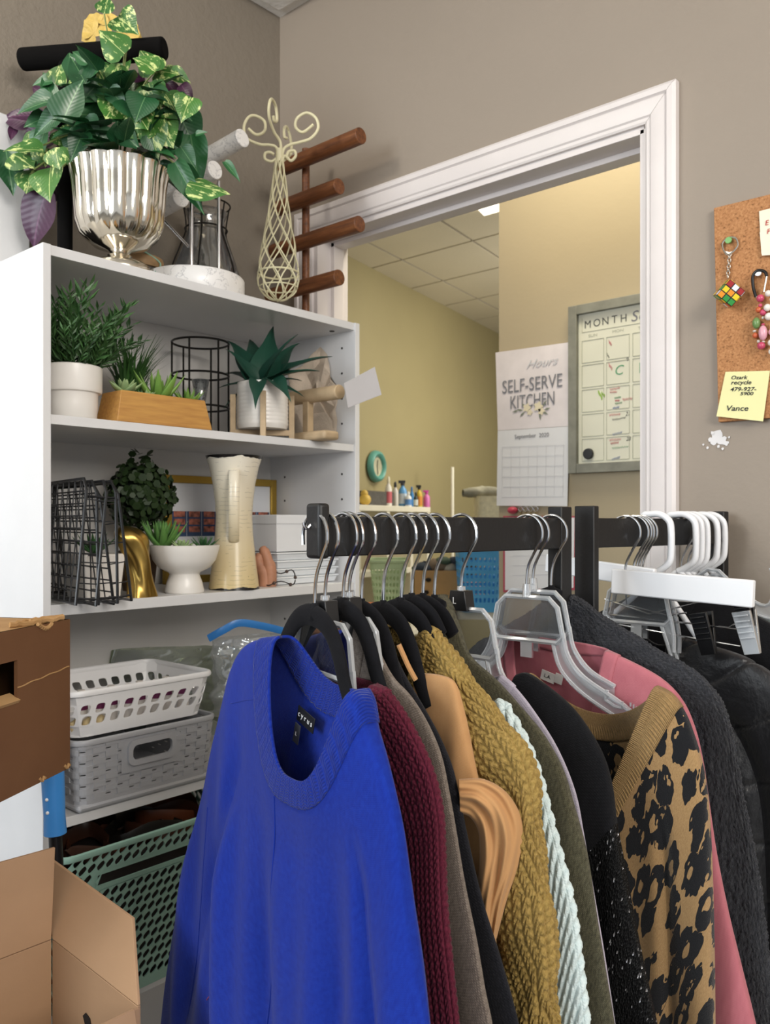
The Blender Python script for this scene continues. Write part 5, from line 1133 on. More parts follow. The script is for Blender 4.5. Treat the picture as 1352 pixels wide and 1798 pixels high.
# dark jackets on the rear rack
hj = Hang(1150, 1030, 44)
pj_ = lambda U_, V_: -.004*np.exp(-(((U_*.6+V_) % .085-.0425)/.004)**2)
garment('jacket', 'black quilted nylon jacket hanging from the rear rack', 'jacket', hj, None, M_puf, t=.03, sz=[(.03, hj.zb-.075), (.09, hj.zb-.085), (.15, hj.zb-.10), (.20, hj.zb-.135), (.235, hj.zb-.20), (.25, hj.zb-.30), (.26, hj.zb-.5)], neckF=.06, neckB=.02, fold=.006, ff=(30, 3.), puff=pj_, M=200, N=200, seed=21, grp='dark garments on the rear rack')
hj2 = Hang(1196, 1006, 44)
garment('jacket', 'black knit jacket behind the quilted one, its collar near the white hangers', 'jacket', hj2, None, M_bk2, t=.022, sz=[(.02, hj2.zb-.004), (.05, hj2.zb-.02), (.12, hj2.zb-.06), (.19, hj2.zb-.10), (.235, hj2.zb-.17), (.25, hj2.zb-.30), (.26, hj2.zb-.5)], neckF=.05, neckB=.01, fold=.004, M=80, N=100, seed=22, grp='dark garments on the rear rack')
hj3 = Hang(1225, 1012, 44)
garment('shirt', 'dark green shirt just showing at the right edge of the rear rack', 'shirt', hj3, None, cloth('dark_green_jersey', '20503a', '2c6448', .002, .002, .3), t=.012, sz=[(.03, hj3.zb-.03), (.07, hj3.zb-.045), (.14, hj3.zb-.075), (.22, hj3.zb-.115), (.25, hj3.zb-.2), (.26, hj3.zb-.5)], neckF=.05, neckB=.01, fold=.003, M=60, N=90, seed=23, grp='dark garments on the rear rack')
# ================================================================ CARDBOARD BOXES AND BLUE HANDLE AT THE LEFT
def cardboard(name, a, b):
    m = NT(name); c = m.coord(); st = m.n('ShaderNodeMapping', i_Scale=(1, 1, 1.6)); m.l(c, st.inputs[0]); n = m.noise(st.outputs[0], 7, 5)
    m.set(Base_Color=m.ramp(n, [(.3, rgb(a)), (.7, rgb(b))]), Roughness=.8, Specular_IOR_Level=.2); m.bump(m.noise(st.outputs[0], 140, 3), .10, .001); return m.m
M_cb1, M_cb2, M_edge = cardboard('brown_cardboard', '694830', '725036'), cardboard('pale_cardboard', 'a88768', 'b08e6e'), cardboard('torn_cardboard', 'a07a4e', 'bb9668')
M_dk = mat('hole_shade_dark', '1c130c', .9)  # dark colour standing in for the shade inside hand openings
tb0 = at(123, 1087, 1.2); zt, zb_ = tb0.z, at(118, 1348, 1.2).z
g = (FW*cos(radians(12))+RT*sin(radians(12))); mm_ = RT*cos(radians(12))-FW*sin(radians(12)); Q = lambda t, z, w=0.: V((tb0.x, tb0.y, 0))-g*t-mm_*w+Z*z
cbx = thing('cardboard_box', 'closed brown cardboard box with torn top edge and hand hole at far left', 'box', Q(.22, zb_, .15))
th0, th1, hz0, hz1 = .118, .215, at(6, 1230, 1.08).z, at(6, 1160, 1.08).z; LNG = .45; fm = MB()
for (t0, t1, z0, z1) in ((0, th0, zb_, zt), (th1, LNG, zb_, zt), (th0, th1, zb_, hz0), (th0, th1, hz1, zt)):
    fm.hexa([Q(t0, z0, .005), Q(t1, z0, .005), Q(t1, z0), Q(t0, z0)], [Q(t0, z1, .005), Q(t1, z1, .005), Q(t1, z1), Q(t0, z1)])
fm.build('side_wall', M_cb1, cbx)
MB().hexa([Q(0, zb_, .3), Q(LNG, zb_, .3), Q(LNG, zb_, .295), Q(0, zb_, .295)], [Q(0, zt, .3), Q(LNG, zt, .3), Q(LNG, zt, .295), Q(0, zt, .295)]).build('side_wall', M_cb1, cbx)
for t in (0.0, LNG-.005): MB().hexa([Q(t, zb_, .295), Q(t+.005, zb_, .295), Q(t+.005, zb_, .005), Q(t, zb_, .005)], [Q(t, zt, .295), Q(t+.005, zt, .295), Q(t+.005, zt, .005), Q(t, zt, .005)]).build('end_wall', M_cb1, cbx)
for z in (zb_, zt-.004): MB().hexa([Q(0, z, .3), Q(LNG, z, .3), Q(LNG, z, 0.001), Q(0, z, .001)], [Q(0, z+.004, .3), Q(LNG, z+.004, .3), Q(LNG, z+.004, .001), Q(0, z+.004, .001)]).build('top_flap' if z > 1 else 'bottom', M_edge if z > 1 else M_cb1, cbx)
sl = MB(); pts = [Q(t, hz0+.010+.0006*sin(t*160)+(.014-.07*t), -.0004) for t in np.linspace(.003, th0+.0, 22)]; sl.tube(pts, .0009, 5); sl.build('score_line', M_edge, cbx)
tr = MB()                                                                    # torn strips along the top far edge
for i in range(7):
    t0 = .005+i*.012; w0 = RND.uniform(.0, .012); pts = [Q(t0+k*.007, zt+.002+RND.uniform(0, .0035), w0-.001+k*.0025+RND.uniform(-.002, .002)) for k in range(6)]
    tr.tube(pts, .0024, 6, up=Z, wide=1.6)
for k in range(8): tr.tube([Q(.045+k*.004, zt-.001-.004*sin(k*.5), -.0008), Q(.049+k*.004, zt-.002-.005*sin(k*.5+.4), -.0012)], .0028, 6)
tr.build('torn_edge', M_edge, cbx)
for i, (t, z) in enumerate(((.002, zb_+.004), (.06, zb_+.003))): MB().tube([Q(t+k*.003, z+.003*sin(k*2.), -.0006) for k in range(5)], .0022, 6).build('torn_edge', M_edge, cbx)
fl = Q(th0+.0035, (hz0+hz1)/2, .002); MB().hexa([Q(th0-.001, hz0-.004, -.001), Q(th0+.045, hz0-.004, -.001), Q(th0+.045, hz0+.004, .010), Q(th0-.001, hz0+.004, .010)], [Q(th0-.001, hz0, -.004), Q(th0+.045, hz0, -.004), Q(th0+.045, hz0+.008, .012), Q(th0-.001, hz0+.008, .012)]).build('hole_flap', M_edge, cbx)
# carton it stands on, left of the frame
sp0 = Q(.24, 0, .17); MB_ = MB().box((sp0.x, sp0.y, (zb_-.001)/2), (.22, .2, zb_-.001), mm_, g, Z); o = MB_.build('carton', M_cb1, bevel=.003); tag(o, 'tall closed brown carton carrying the torn cardboard box, at the left border', 'box')
# open carton
K_ = V((-1.054, .536, .776)); KR = at(243, 1800, .966); KR = V((-.853, .536, .765)); oc = thing('open_carton', 'open pale cardboard carton with raised flaps in the lower left corner', 'box', V((-.95, .34, 0)))
B_ = .30
def panel(name, a, b, c, d, th): MB().prism([a, b, c, d], th).build(name, M_cb2, oc, bevel=.0006)
panel('wall', V((K_.x, K_.y, B_)), V((KR.x, KR.y, B_)), KR, K_, Y*.004)
panel('flap', K_+Y*.0+Z*.001, KR+Z*.001, ay(232, 1613, .572), ay(76, 1500, .566), Y*.004)
K2 = V((K_.x, .11, .776))
panel('wall', V((K_.x, K_.y-.001, B_)), V((K_.x, K2.y, B_)), K2, K_-Y*.001, -X*.004)
t1_, t2_ = ax(97, 1488, K_.x-.012), ax(-8, 1517, K_.x-.012); ext = (t2_-t1_).normalized()
panel('flap', K_-Y*.001+Z*.001, K2+Z*.001, t1_+ext*.40, t1_, -X*.004)
panel('wall', V((K2.x, K2.y, B_)), V((KR.x, K2.y, B_)), V((KR.x, K2.y, .776)), K2, -Y*.004)
panel('wall', V((KR.x, K2.y, B_)), V((KR.x, KR.y, B_)), KR, V((KR.x, K2.y, .776)), X*.004)
panel('flap', V((KR.x+.006, K2.y, .77)), V((KR.x+.006, KR.y-.01, .77)), V((KR.x+.04, KR.y-.01, .66)), V((KR.x+.04, K2.y, .66)), X*.004)
MB().box(((K_.x+KR.x)/2, (K_.y+K2.y)/2, B_-.002), (KR.x-K_.x, K_.y-K2.y, .004)).build('bottom', M_cb2, oc)
hs = ay(151, 1790, .536); MB().prism([ay(u, v, .5355) for u, v in ((146, 1783), (151, 1778), (158, 1788), (160, 1800), (150, 1800))], -Y*.0006).build('hand_slot_shade', M_dk, oc)  # no cut-out here: a dark patch paints the shade of the slot
o = MB().box((-.953, .323, B_/2-.003), (.20, .40, B_-.008)).build('carton', M_cb1, bevel=.003); tag(o, 'closed brown carton under the pale open carton', 'box')
# blue-handled broom
h0, h1 = at(90, 1300, 1.34), at(97, 1464, 1.34); dn_ = (h1-h0).normalized(); ft = h1+dn_*(h1.z/-dn_.z)
bh = thing('broom', 'blue plastic broom handle leaning beside the bookcase, behind the cartons', 'broom', ft)
up_ = h0-dn_*.14
MB().tube([up_, h0, h0.lerp(h1, .55), h0.lerp(h1, .8), h1], [.017, .0185, .0175, .0165, .0178], 20).build('grip', mat('blue_plastic', '4690da', .22, var=.02), bh, smooth=60, bevel=.001)
for t in (.60, .74): MB().ball(h0.lerp(h1, t)-FW*.0165-RT*.004, .0028, 8).build('rivet', M_wp, bh)
MB().cyl(h1-dn_*.002, ft+Z*.012, .0105, n=16).build('shaft', mat('black_shaft', '17181a', .3), bh)
MB().box(ft+Z*.006, (.05, .05, .012)).build('foot', mat('black_shaft', ''), bh, bevel=.003)

# ================================================================ BEYOND THE DOORWAY
YC = CW-.004
M_ppr = mat('calendar_paper', 'e9eaee', .6, var=.01); M_pr2 = mat('calendar_cover', 'e3dcdf', .55, var=.05, vs=10); M_gtx = mat('grey_print', '7d7e86', .7); M_ltx = mat('faint_print', 'cfd0d6', .7); M_fl = mat('cream_flower_print', 'e6dcc0', .7); M_lf = mat('leaf_print', '7d8474', .7)
cal = thing('wall_calendar', 'white paper wall calendar headed SELF-SERVE KITCHEN on beige wall', 'calendar', ay(935, 750, YC))
W = lambda u, v, d=.0: ay(u, v, YC-d)
MB().prism([W(870, 619, .004), W(999, 601, .004), W(999, 748, .010), W(874, 756, .010)], Y*.002).build('cover_page', M_pr2, cal); cvp = cal.children[-1]
MB().prism([W(874, 756.5, .010), W(999, 748.5, .010), W(996, 889, .004), W(872, 888, .004)], Y*.002).build('month_page', M_ppr, cal); mop = cal.children[-1]
tl = lambda s, u, v, size, m, d=.012, sx=1., sh=0., b=0.: text(s, size, m, cvp if v < 752 else mop, W(u, v, d), X, Z, 'CENTER', sh, sx=sx, bold=b)
k = dep(W(935, 700))/FPX
tl('SELF-SERVE', 933, 685, 33*k, M_gtx, .009, .76); tl('KITCHEN', 934, 714, 33*k, M_gtx, .0105, .66); tl('Hours', 950, 643, 20*k, M_ltx, .0075, 1.2, .5)
tl('September', 922, 769, 10*k, M_gtx, .0105, 1.); tl('2020', 955, 767, 10*k, M_gtx, .0105, 1.)
fl_ = MB(); lf_ = MB()
for (u, v, r) in ((925, 716, 7), (945, 714, 8), (950, 722, 6), (930, 724, 5)):
    p = W(u, v, .0112); fl_.add([p+X*r*k*cos(a)*(1+.25*cos(5*a))+Z*r*k*sin(a)*(1+.25*cos(5*a)) for a in np.linspace(0, 2*pi, 20)[:-1]], [tuple(range(19))])
for (u, v, a) in ((905, 722, 3.3), (913, 720, 2.9), (917, 727, 3.8), (960, 718, .2), (957, 725, -.5), (948, 731, -1.4), (920, 712, 2.4), (956, 708, .9)):
    p = W(u, v, .0108); d = X*cos(a)+Z*sin(a); s = X*-sin(a)+Z*cos(a); lf_.add([p-d*6*k, p+s*2*k, p+d*7*k, p-s*2*k], [(0, 1, 2, 3)])
fl_.build('flower_print', M_fl, cvp, kind='stuff'); lf_.build('leaf_print', M_lf, cvp, kind='stuff')
gr = MB()
for i in range(8): a, b = W(882+i*15.4, 784-i*.6, .0102-.0+0), W(881.5+i*15.2, 872, .0055); gr.tube([a, b], .0004, 4)
for j in range(6): gr.tube([W(882, 784+j*17.6, .0102-.0009*j), W(990, 780+j*18.2, .0102-.0009*j)], .0004, 4)
gr.build('day_grid', M_ltx, mop, kind='stuff')
# white board planner
M_gf = mat('grey_wood_frame', '85857a', .6, var=.1, vs=20); M_bd = mat('planner_board', 'dfdfcf', .3, var=.01); M_gl2 = mat('planner_line', 'b4b6a6', .6)
wbd = thing('planner_board', 'grey framed dry-erase month planner partly hidden by door casing', 'planner board', ay(1090, 680, YC))
pl, pr_ = ay(1003, 541, YC), ay(1250, 500, YC); zt_, zb2 = pl.z, ay(1003, 832, YC).z; xl, xr = pl.x, pl.x+.62; fw = .030
for nm, x0, x1, z0, z1 in (('l', xl, xl+fw, zb2, zt_), ('r', xr-fw, xr, zb2, zt_), ('t', xl+fw, xr-fw, zt_-fw, zt_), ('b', xl+fw, xr-fw, zb2, zb2+fw)):
    MB().box(((x0+x1)/2, YC-.011, (z0+z1)/2), (x1-x0, .022, z1-z0)).build('frame_side', M_gf, wbd, bevel=.0015)
MB().box(((xl+xr)/2, YC-.004, (zt_+zb2)/2), (xr-xl-.04, .006, zt_-zb2-.04)).build('board', M_bd, wbd); wbp = wbd.children[-1]
YB = YC-.0075; bx = lambda u, v: ay(u, v, YB)
ls = MB(); rx = lambda u: bx(u, 700).x
cols = [(1022, 1060), (1065, 1105), (1111, 1150)]; cxs = [(rx(a), rx(b)) for a, b in cols]
cw_ = cxs[1][0]-cxs[0][0]; cxs += [(cxs[2][0]+cw_, cxs[2][1]+cw_)]
ztop = bx(1022, 597).z; zbot = bx(1022, 812).z; rh = (ztop-zbot)/5
for (a, b) in cxs:
    if b > xr-.03: continue
    for r in range(5):
        z1 = ztop-r*rh-.004; z0 = ztop-(r+1)*rh+.004
        for p, q in (((a, z0), (b, z0)), ((b, z0), (b, z1)), ((b, z1), (a, z1)), ((a, z1), (a, z0))): ls.tube([V((p[0], YB, p[1])), V((q[0], YB, q[1]))], .0009, 4)
zh0, zh1 = bx(1022, 584).z, bx(1022, 560).z
ls.tube([V((cxs[0][0], YB, zh0)), V((cxs[-1][1]-.05, YB, zh0))], .0008, 4).tube([V((cxs[0][0], YB, zh1)), V((cxs[0][0], YB, zh0))], .0008, 4)
ls.build('planner_grid', M_gl2, wbp, kind='stuff')
M_dtx = mat('dark_print', '4a4c4a', .7); k = dep(bx(1060, 600))/FPX
tx = lambda s, u, v, size, m, sx=1., sh=0., b=0., al='CENTER': text(s, size*k, m, wbp, bx(u, v), X, Z, al, sh, sx=sx, bold=b)
for c_, u, v in (('M', 1032, 576), ('O', 1048, 573), ('N', 1063, 570), ('T', 1079, 567), ('H', 1095, 565)): tx(c_, u, v, 19, M_dtx, .95)
tx('Se', 1120, 563, 26, M_gtx, 1.1, .2)
tx('SUN', 1041, 591, 7, M_gl2, 1.3); tx('MON', 1085, 583, 7, M_gl2, 1.3); tx('TUES', 1130, 577, 7, M_gl2, 1.3)
M_rd, M_gn, M_bl, M_tl = mat('red_marker', 'd0707e', .6), mat('green_marker', '62a078', .6), mat('blue_marker', '6a82c0', .6), mat('lime_marker', 'aacb6a', .6)
tx('C', 1086, 658, 24, M_gn, 1., .2); tx('1', 1124, 655, 26, M_gn); tx('9', 1102, 634, 9, M_dtx); tx('21', 1102, 730, 10, M_dtx, .8, .3); tx('28', 1103, 774, 10, M_dtx, .8, .3)
sc_ = {'red_marker': MB(), 'green_marker': MB(), 'blue_marker': MB(), 'lime_marker': MB(), 'dark_print': MB()}
def scrib(key, u0, v0, u1, v1, amp, n=16):
    sc_[key].tube([bx(u0+(u1-u0)*i/n, v0+(v1-v0)*i/n+amp*(1 if i % 2 else -1)*RND.uniform(.4, 1)) for i in range(n+1)], .0008, 4)
for a in ((1069, 600, 1074, 606, 4, 6), (1069, 640, 1075, 648, 4, 6), (1071, 684, 1088, 681, 2.5), (1071, 689, 1083, 688, 2), (1093, 702, 1110, 700, 3), (1080, 704, 1088, 703, 2), (1070, 729, 1089, 727, 2.5), (1070, 773, 1090, 771, 3), (1072, 779, 1086, 777, 2.5)): scrib('red_marker', *a)
for a in ((1079, 699, 1090, 697, 2), (1080, 709, 1092, 707, 2), (1075, 787, 1103, 784, 2)): scrib('green_marker', *a)
for a in ((1076, 717, 1087, 715, 2.5), (1076, 763, 1092, 759, 2.5), (1074, 807, 1088, 803, 2.5)): scrib('blue_marker', *a)
for a in ((1050, 688, 1058, 700, 5), (1056, 690, 1062, 696, 4)): scrib('lime_marker', *a)
for a in ((1075, 737, 1098, 733, 2), (1066, 622, 1070, 628, 2, 4)): scrib('dark_print', *a)
for key, mb in sc_.items(): mb.build('handwriting', MATS[key], wbp, kind='stuff')
p = bx(1034, 797); o = MB().lathe([(.001, 0), (.0165, 0), (.018, .003), (.0165, .010), (.001, .011)], (0, 0, 0), 28).build('magnet', mat('black_magnet', '26272a', .5), smooth=50, bevel=.001); o.rotation_euler = (pi/2, 0, 0); o.location = p; tag(o, 'round black magnet on lower left square of the month planner', 'magnet')
# framed sheet, keys and red fob on the wall below the calendar
rf = thing('framed_sheet', 'white sheet with thin red border on beige wall below the calendar', 'notice', W(925, 970))
MB().prism([W(884, 906, .001), W(1012, 906, .001), W(1010, 1036, .001), W(884, 1040, .001)], -Y*.002).build('red_border', mat('red_border', 'b8485a', .5), rf)
MB().prism([W(887, 909, .0035), W(1009, 909, .0035), W(1007, 1032, .0035), W(887, 1036, .0035)], -Y*.001).build('sheet', M_ppr, rf)
gr = MB()
for i in range(6): gr.tube([W(900, 925+i*17, .0048), W(990, 923+i*17, .0048)], .0005, 4)
gr.build('faint_lines', M_ltx, rf, kind='stuff')
kp = W(900, 896, .012); kf = thing('key_fob', 'red fob and small keys hanging just under the calendar', 'keys', kp)
MB().ball(kp, .018, 12, .7).build('fob', mat('red_fob', 'b93a50', .4), kf, smooth=180)
for i in range(4):
    c = W(914+i*9, 898, .008+.002*i); MB().tube(arc(c+Z*.008, .008, 0, 2*pi, 17, X, Z)[:-1], .0016, 6, closed=True).build('ring', M_chrome, kf); MB().box(c-Z*.012, (.006, .002, .03)).build('key', mat('brass', '8c7a52', .4, .9), kf)
# switch-sized white specks on the beige wall: two nail heads
# ---- olive room: cube shelf with bottles, clock, baskets, boxes
OFF = lambda d: pA+nA*d
def ow(u, v, d): return ap(u, v, OFF(d), nA)
csf = thing('cube_shelf', 'white cube shelf with bottles on top against the olive wall', 'shelf', ow(690, 1000, .2)*1.)
l_, r_ = ow(630, 886, .36), ow(756, 886, .36); L_ = (r_-l_).dot(dA); zT = l_.z; Dn = .33; t_ = .035
P_ = lambda a, d, z: V((l_.x, l_.y, 0))+dA*a-nA*d+Z*z
def slab(a0, a1, d0, d1, z0, z1, nm): MB().hexa([P_(a0, d0, z0), P_(a1, d0, z0), P_(a1, d1, z0), P_(a0, d1, z0)], [P_(a0, d0, z1), P_(a1, d0, z1), P_(a1, d1, z1), P_(a0, d1, z1)]).build(nm, M_cws, csf, bevel=.003)
M_cws = mat('cream_white_shelf', 'e6e0cd', .45, var=.02)
slab(0, L_, 0, Dn, zT-t_, zT, 'top_board'); slab(0, L_, 0, Dn, zT-.42, zT-.42+t_, 'shelf'); slab(0, L_, Dn-.01, Dn, 0, zT-t_, 'back_panel'); slab(0, L_, 0, Dn, 0, t_, 'shelf'); slab(0, L_, 0, Dn, zT-.82, zT-.82+t_, 'shelf')
for u in (632, 683, 724, 753):
    a = (ow(u, 900, .36)-l_).dot(dA); slab(max(0, a-t_/2), min(L_, a+t_/2), .002, Dn-.011, t_+.001, zT-t_-.001, 'divider')
def bottle(u, vt, wpx, bcol, ccol, label, d=.22, spray=True, band=None):
    p = ow(u, 884, d); p.z = zT; k = dep(p)/FPX; hh = (885-vt)*k; r = wpx*k/2; o = thing('spray_bottle' if spray else 'bottle', label, 'bottle', p, 'bottles on the cube shelf')
    MB().lathe([(.001, 0), (r, 0), (r, hh*.55), (r*.85, hh*.66), (r*.4, hh*.76), (r*.4, hh*.8), (.001, hh*.8)], p, 18).build('body', mat('bottle_'+bcol, bcol, .3), o)
    if spray: MB().cyl(p+Z*hh*.8, p+Z*hh*.9, r*.5, n=12).box(p+Z*hh*.94+RT*-r*.2, (r*1.6, r*.7, hh*.11), RT, FW, Z).build('trigger', mat('cap_'+ccol, ccol, .4), o)
    else: MB().lathe([(r*.45, hh*.78), (r*.5, hh*.8), (r*.42, hh*.95), (r*.2, hh), (.001, hh)], p, 14).build('cap', mat('cap_'+ccol, ccol, .4), o)
    if band: MB().lathe([(r*1.02, hh*.12), (r*1.02, hh*.5)], p, 18).build('wrap_label', mat('band_'+band, band, .5), o)
for a in ((682, 832, 12, 'e8e4dc', 'e6dfc6', 'white bottle with pointed cream cap, leftmost of the bottles on cube shelf', .20, False, 'c2606a'), (694, 840, 11, 'd9d2cc', '26262a', 'white bottle with black cap beside the leftmost bottle', .14, False, None), (707, 838, 15, '5f9fd6', '33343c', 'large pale blue bottle with dark cap on cube shelf', .22, True, 'cfdcea'), (717, 858, 12, 'e2e4e2', 'dcdcd8', 'short white bottle right of the large blue bottle', .27, False, '5a8ac8'), (723, 848, 8, '2f7fc0', '2a6cae', 'slim deep blue bottle in the bottle row', .17, False, None), (730, 858, 8, '2a3a34', '1c2422', 'small dark bottle between blue and yellow bottles', .24, False, 'cfd4d0'), (736, 845, 11, 'd2b23a', '22211f', 'yellow bottle with black trigger on cube shelf', .18, True, 'd88a34'), (749, 854, 12, 'd872b4', 'c84a9c', 'pink spray bottle, rightmost on cube shelf', .22, True, None)): bottle(*a)
p = ow(641, 884, .26); p.z = zT; dk = thing('yellow_figure', 'small rounded yellow figure at left end of cube shelf', 'figure', p)
k = dep(p)/FPX; MB().ball(p+Z*.035, .036, 12, .95).ball(p+Z*.072-RT*.004, .022, 12).build('body', mat('yellow_rubber', 'd8b554', .5), dk, smooth=180, kind=None)
a0, a1 = ow(646, 884, .20), ow(692, 884, .20); gb2 = thing('grey_box', 'dark grey fabric box on the cube shelf beside the bottles', 'box', (a0+a1)/2); zh = (885-858)*dep(a0)/FPX
lo = [P for P in (a0, a1, a1-nA*.12, a0-nA*.12)]; lo = [V((q.x, q.y, zT+.001)) for q in lo]; MB().hexa(lo, [q+Z*zh for q in lo]).build('fabric_box', mat('grey_fabric', '55524e', .9, var=.1, vs=40), gb2, bevel=.004)
# clock
cp = ow(659, 819, .012); ck = thing('wall_clock', 'round teal wall clock with cream face on olive wall', 'clock', cp)
rr = 28*dep(cp)/FPX; k = rr
def disc(prof, name, m):
    o = MB().lathe(prof, (0, 0, 0), 40).build(name, m, None, smooth=50); o.parent = ck; o.matrix_local = frame(V((0, 0, 0)), dA, Z, nA); return o
disc([(rr*.62, .012), (rr*.66, .03), (rr*.8, .038), (rr*.95, .028), (rr, .008), (rr, 0), (.001, 0)], 'rim', mat('teal_rim', '5f9f92', .4)); disc([(.001, .013), (rr*.63, .013)], 'face', mat('cream_face', 'efe9cc', .5))
for ang, ln_ in ((.15, .42), (3.0, .5)):
    d = Z*cos(ang)+dA*sin(ang); MB().box(cp+nA*.016+d*rr*ln_/2, (rr*.05, .002, rr*ln_), d.cross(nA), nA, d).build('hand', mat('dark_hand', '3a3a34', .5), ck)
# things below the rail, seen through the doorway
tz = .86
wt = thing('work_table', 'cream table in the back room holding baskets and boxes', 'table', V((-2.55, 3.6, 0)))
tc = at(750, 1066, 4.6); tc.z = 0; ttop = at(750, 1066, 4.6).z
MB().box((tc.x, tc.y, ttop-.02), (1.3, .5, .04), RT, FW, Z).build('tabletop', M_cws, wt, bevel=.003)
for a, b in ((-1, -1), (1, -1), (1, 1), (-1, 1)): q = tc+RT*a*.6+FW*b*.2; MB().box((q.x, q.y, (ttop-.04)/2), (.05, .05, ttop-.04), RT, FW, Z).build('leg', M_cws, wt)
def pbasket(name, label, u0, u1, vt, vb, d, m, holes, grow=.02, depth=.16):
    a, b = at(u0, vb, d), at(u1, vb, d); top = at(u0, vt, d).z; c = (a+b)/2+FW*depth; root = thing(name, label, 'basket', V((c.x, c.y, ttop))); hx = (b-a).length/2
    basket(root, V((c.x, c.y, 0)), hx-grow, depth-grow, .04, ttop+.001, top, RT, FW, grow, holes[0], holes[1], (lambda i, j: None if j in (0, holes[1]-1) else (.6, .6, 0, 0, .5)), m, .004, .008)
pbasket('laundry_basket', 'pale green plastic laundry basket in the back room, under the rail', 648, 716, 986, 1062, 4.5, mat('pale_green_plastic', 'a9bd94', .45), (44, 7), .03, .15)
pbasket('blue_crate', 'bright blue plastic basket in the back room beside the wall end', 806, 884, 962, 1064, 4.3, mat('bright_blue_plastic', '4e9ed0', .45), (40, 8), .02, .15)
a, b = at(728, 1062, 4.55), at(804, 1062, 4.55); top = at(728, 1002, 4.55).z; c = (a+b)/2+FW*.12; bx_ = thing('cardboard_box', 'open cardboard box of dark clothes on the back room table', 'box', V((c.x, c.y, ttop)))
wh_ = (b-a).length; MB().box((c.x, c.y, (ttop+.002+top)/2), (wh_, .24, top-ttop-.002), RT, FW, Z).build('box', mat('tan_carton', 'b08a5a', .8), bx_, bevel=.003)
for (u, v) in ((752, 1018), (748, 1040)): MB().ball(at(u, v, 4.548), .016, 10, .7).build('hand_hole', M_dk, bx_)
M_fab = [mat('cloth_'+q, q, .9, var=.2, vs=12) for q in ('2c3440', '6a5a4a', '8a8478', '3c4a3a')]
for i, (u, v, r) in enumerate(((745, 998, 16), (768, 994, 18), (790, 997, 15), (778, 986, 12), (800, 985, 10))):
    p = at(u, v, 4.62); o = MB().grid(lambda s, t: p+V((0, 0, 0))+RT*cos(2*pi*s)*sin(pi*t)*r*.0042*(1+.2*mnoise.noise(V((s*6, t*6, i))))+FW*sin(2*pi*s)*sin(pi*t)*.07+Z*(cos(pi*t)*r*.0022*(1+.4*mnoise.noise(V((s*5, t*5, i+4))))), 18, 10, True).build('folded_cloth', M_fab[i % 4], smooth=180)
    tag(o, ['dark blue cloth at left in the open cardboard box', 'brown cloth in the middle of the open cardboard box', 'grey cloth at right in the open cardboard box', 'dark green cloth topmost in the open cardboard box', 'dark blue cloth topmost beside the blue plastic basket'][i], 'cloth')
p = at(640, 1030, 4.2); o = MB().box(V((p.x, p.y, ttop+.03)), (.14, .16, .055), RT, FW, Z).build('orange_folder_box', mat('orange_plastic', 'cc6e3c', .5), bevel=.004); tag(o, 'orange flat box left of the pale green basket, below the rail', 'box')
# pole, basket and fleece at the right of the olive wall
pp = ow(794, 900, .3); pz = ow(794, 820, .3).z
gr_ = thing('garment_stand', 'cream upright pole stand before the olive wall', 'stand', V((pp.x, pp.y, 0))); MB().cyl(V((pp.x, pp.y, .02)), V((pp.x, pp.y, pz)), .013, n=14).build('pole', M_cws, gr_); MB().lathe([(.001, 0), (.16, 0), (.16, .015), (.001, .022)], V((pp.x, pp.y, 0)), 28).build('base', M_cws, gr_)
wk = thing('wicker_hamper', 'cream wicker hamper in the back room next to the calendar edge', 'hamper', at(862, 1000, 4.9)*1.); wk.location.z = 0
c = at(866, 900, 4.9); zt3 = at(866, 872, 4.9).z; c.z = 0
lo = rrect_loop(c, .10, .12, .03, RT, FW)
MB().grid(lambda s, t: lo(s)+(lo(s)-c)*(.03*(1 if int(s*40+int(t*40)) % 2 else 0))+Z*(ttop+.0+t*(zt3-ttop)), 80, 40, True).build('weave', mat('cream_wicker', 'ddd2b0', .7, var=.08, vs=40), wk, smooth=30); wk.location = V((c.x, c.y, ttop))
for o in wk.children: o.location = -V((c.x, c.y, ttop))+V(o.location)+V((at(862, 1000, 4.9).x, at(862, 1000, 4.9).y, 0))
p = at(852, 848, 4.9); o = MB().grid(lambda s, t: p+RT*(t-.5)*.26+Z*(.036*cos(2*pi*s)*(.6+.4*sin(pi*t))+.012*mnoise.noise(V((s*4, t*6, 1)))-.012)+FW*.07*sin(2*pi*s), 24, 20, True).build('fleece_roll', mat('grey_fleece', '9a9684', .95, bump=1, bs=90, var=.2, vs=14)); tag(o, 'grey fluffy rolled fleece lying on the cream wicker hamper', 'fleece')
o.location.z += zt3+.034-p.z
p = at(822, 884, 4.9); fb = thing('feather_bundle', 'bundle of brown dried stems and feathers beside the cream hamper', 'dried stems', V((p.x, p.y, ttop)))
for i in range(9): a = RND.uniform(-.5, .5); b0 = V((p.x, p.y, ttop))+RT*RND.uniform(-.03, .03); MB().tube(smoothpath([b0, b0+Z*.3+RT*a*.1, b0+Z*(.44+RND.uniform(-.06, .05))+RT*a*.22], 5), [.004, .006, .008, .01, .012, .014, .016, .014, .012, .008, .004], 6).build('stem', mat('brown_stem', '5c4a34', .9, var=.2), fb)
p = at(826, 900, 4.7); o = MB().ball(V((p.x, p.y, ttop+.0)), .075, 14, 1.0).build('pink_pouch', mat('pink_felt', 'b9867a', .8, var=.2, vs=20), smooth=180); o.location.z = .075; tag(o, 'dusty pink felt ball cushion behind the rail at right', 'cushion')

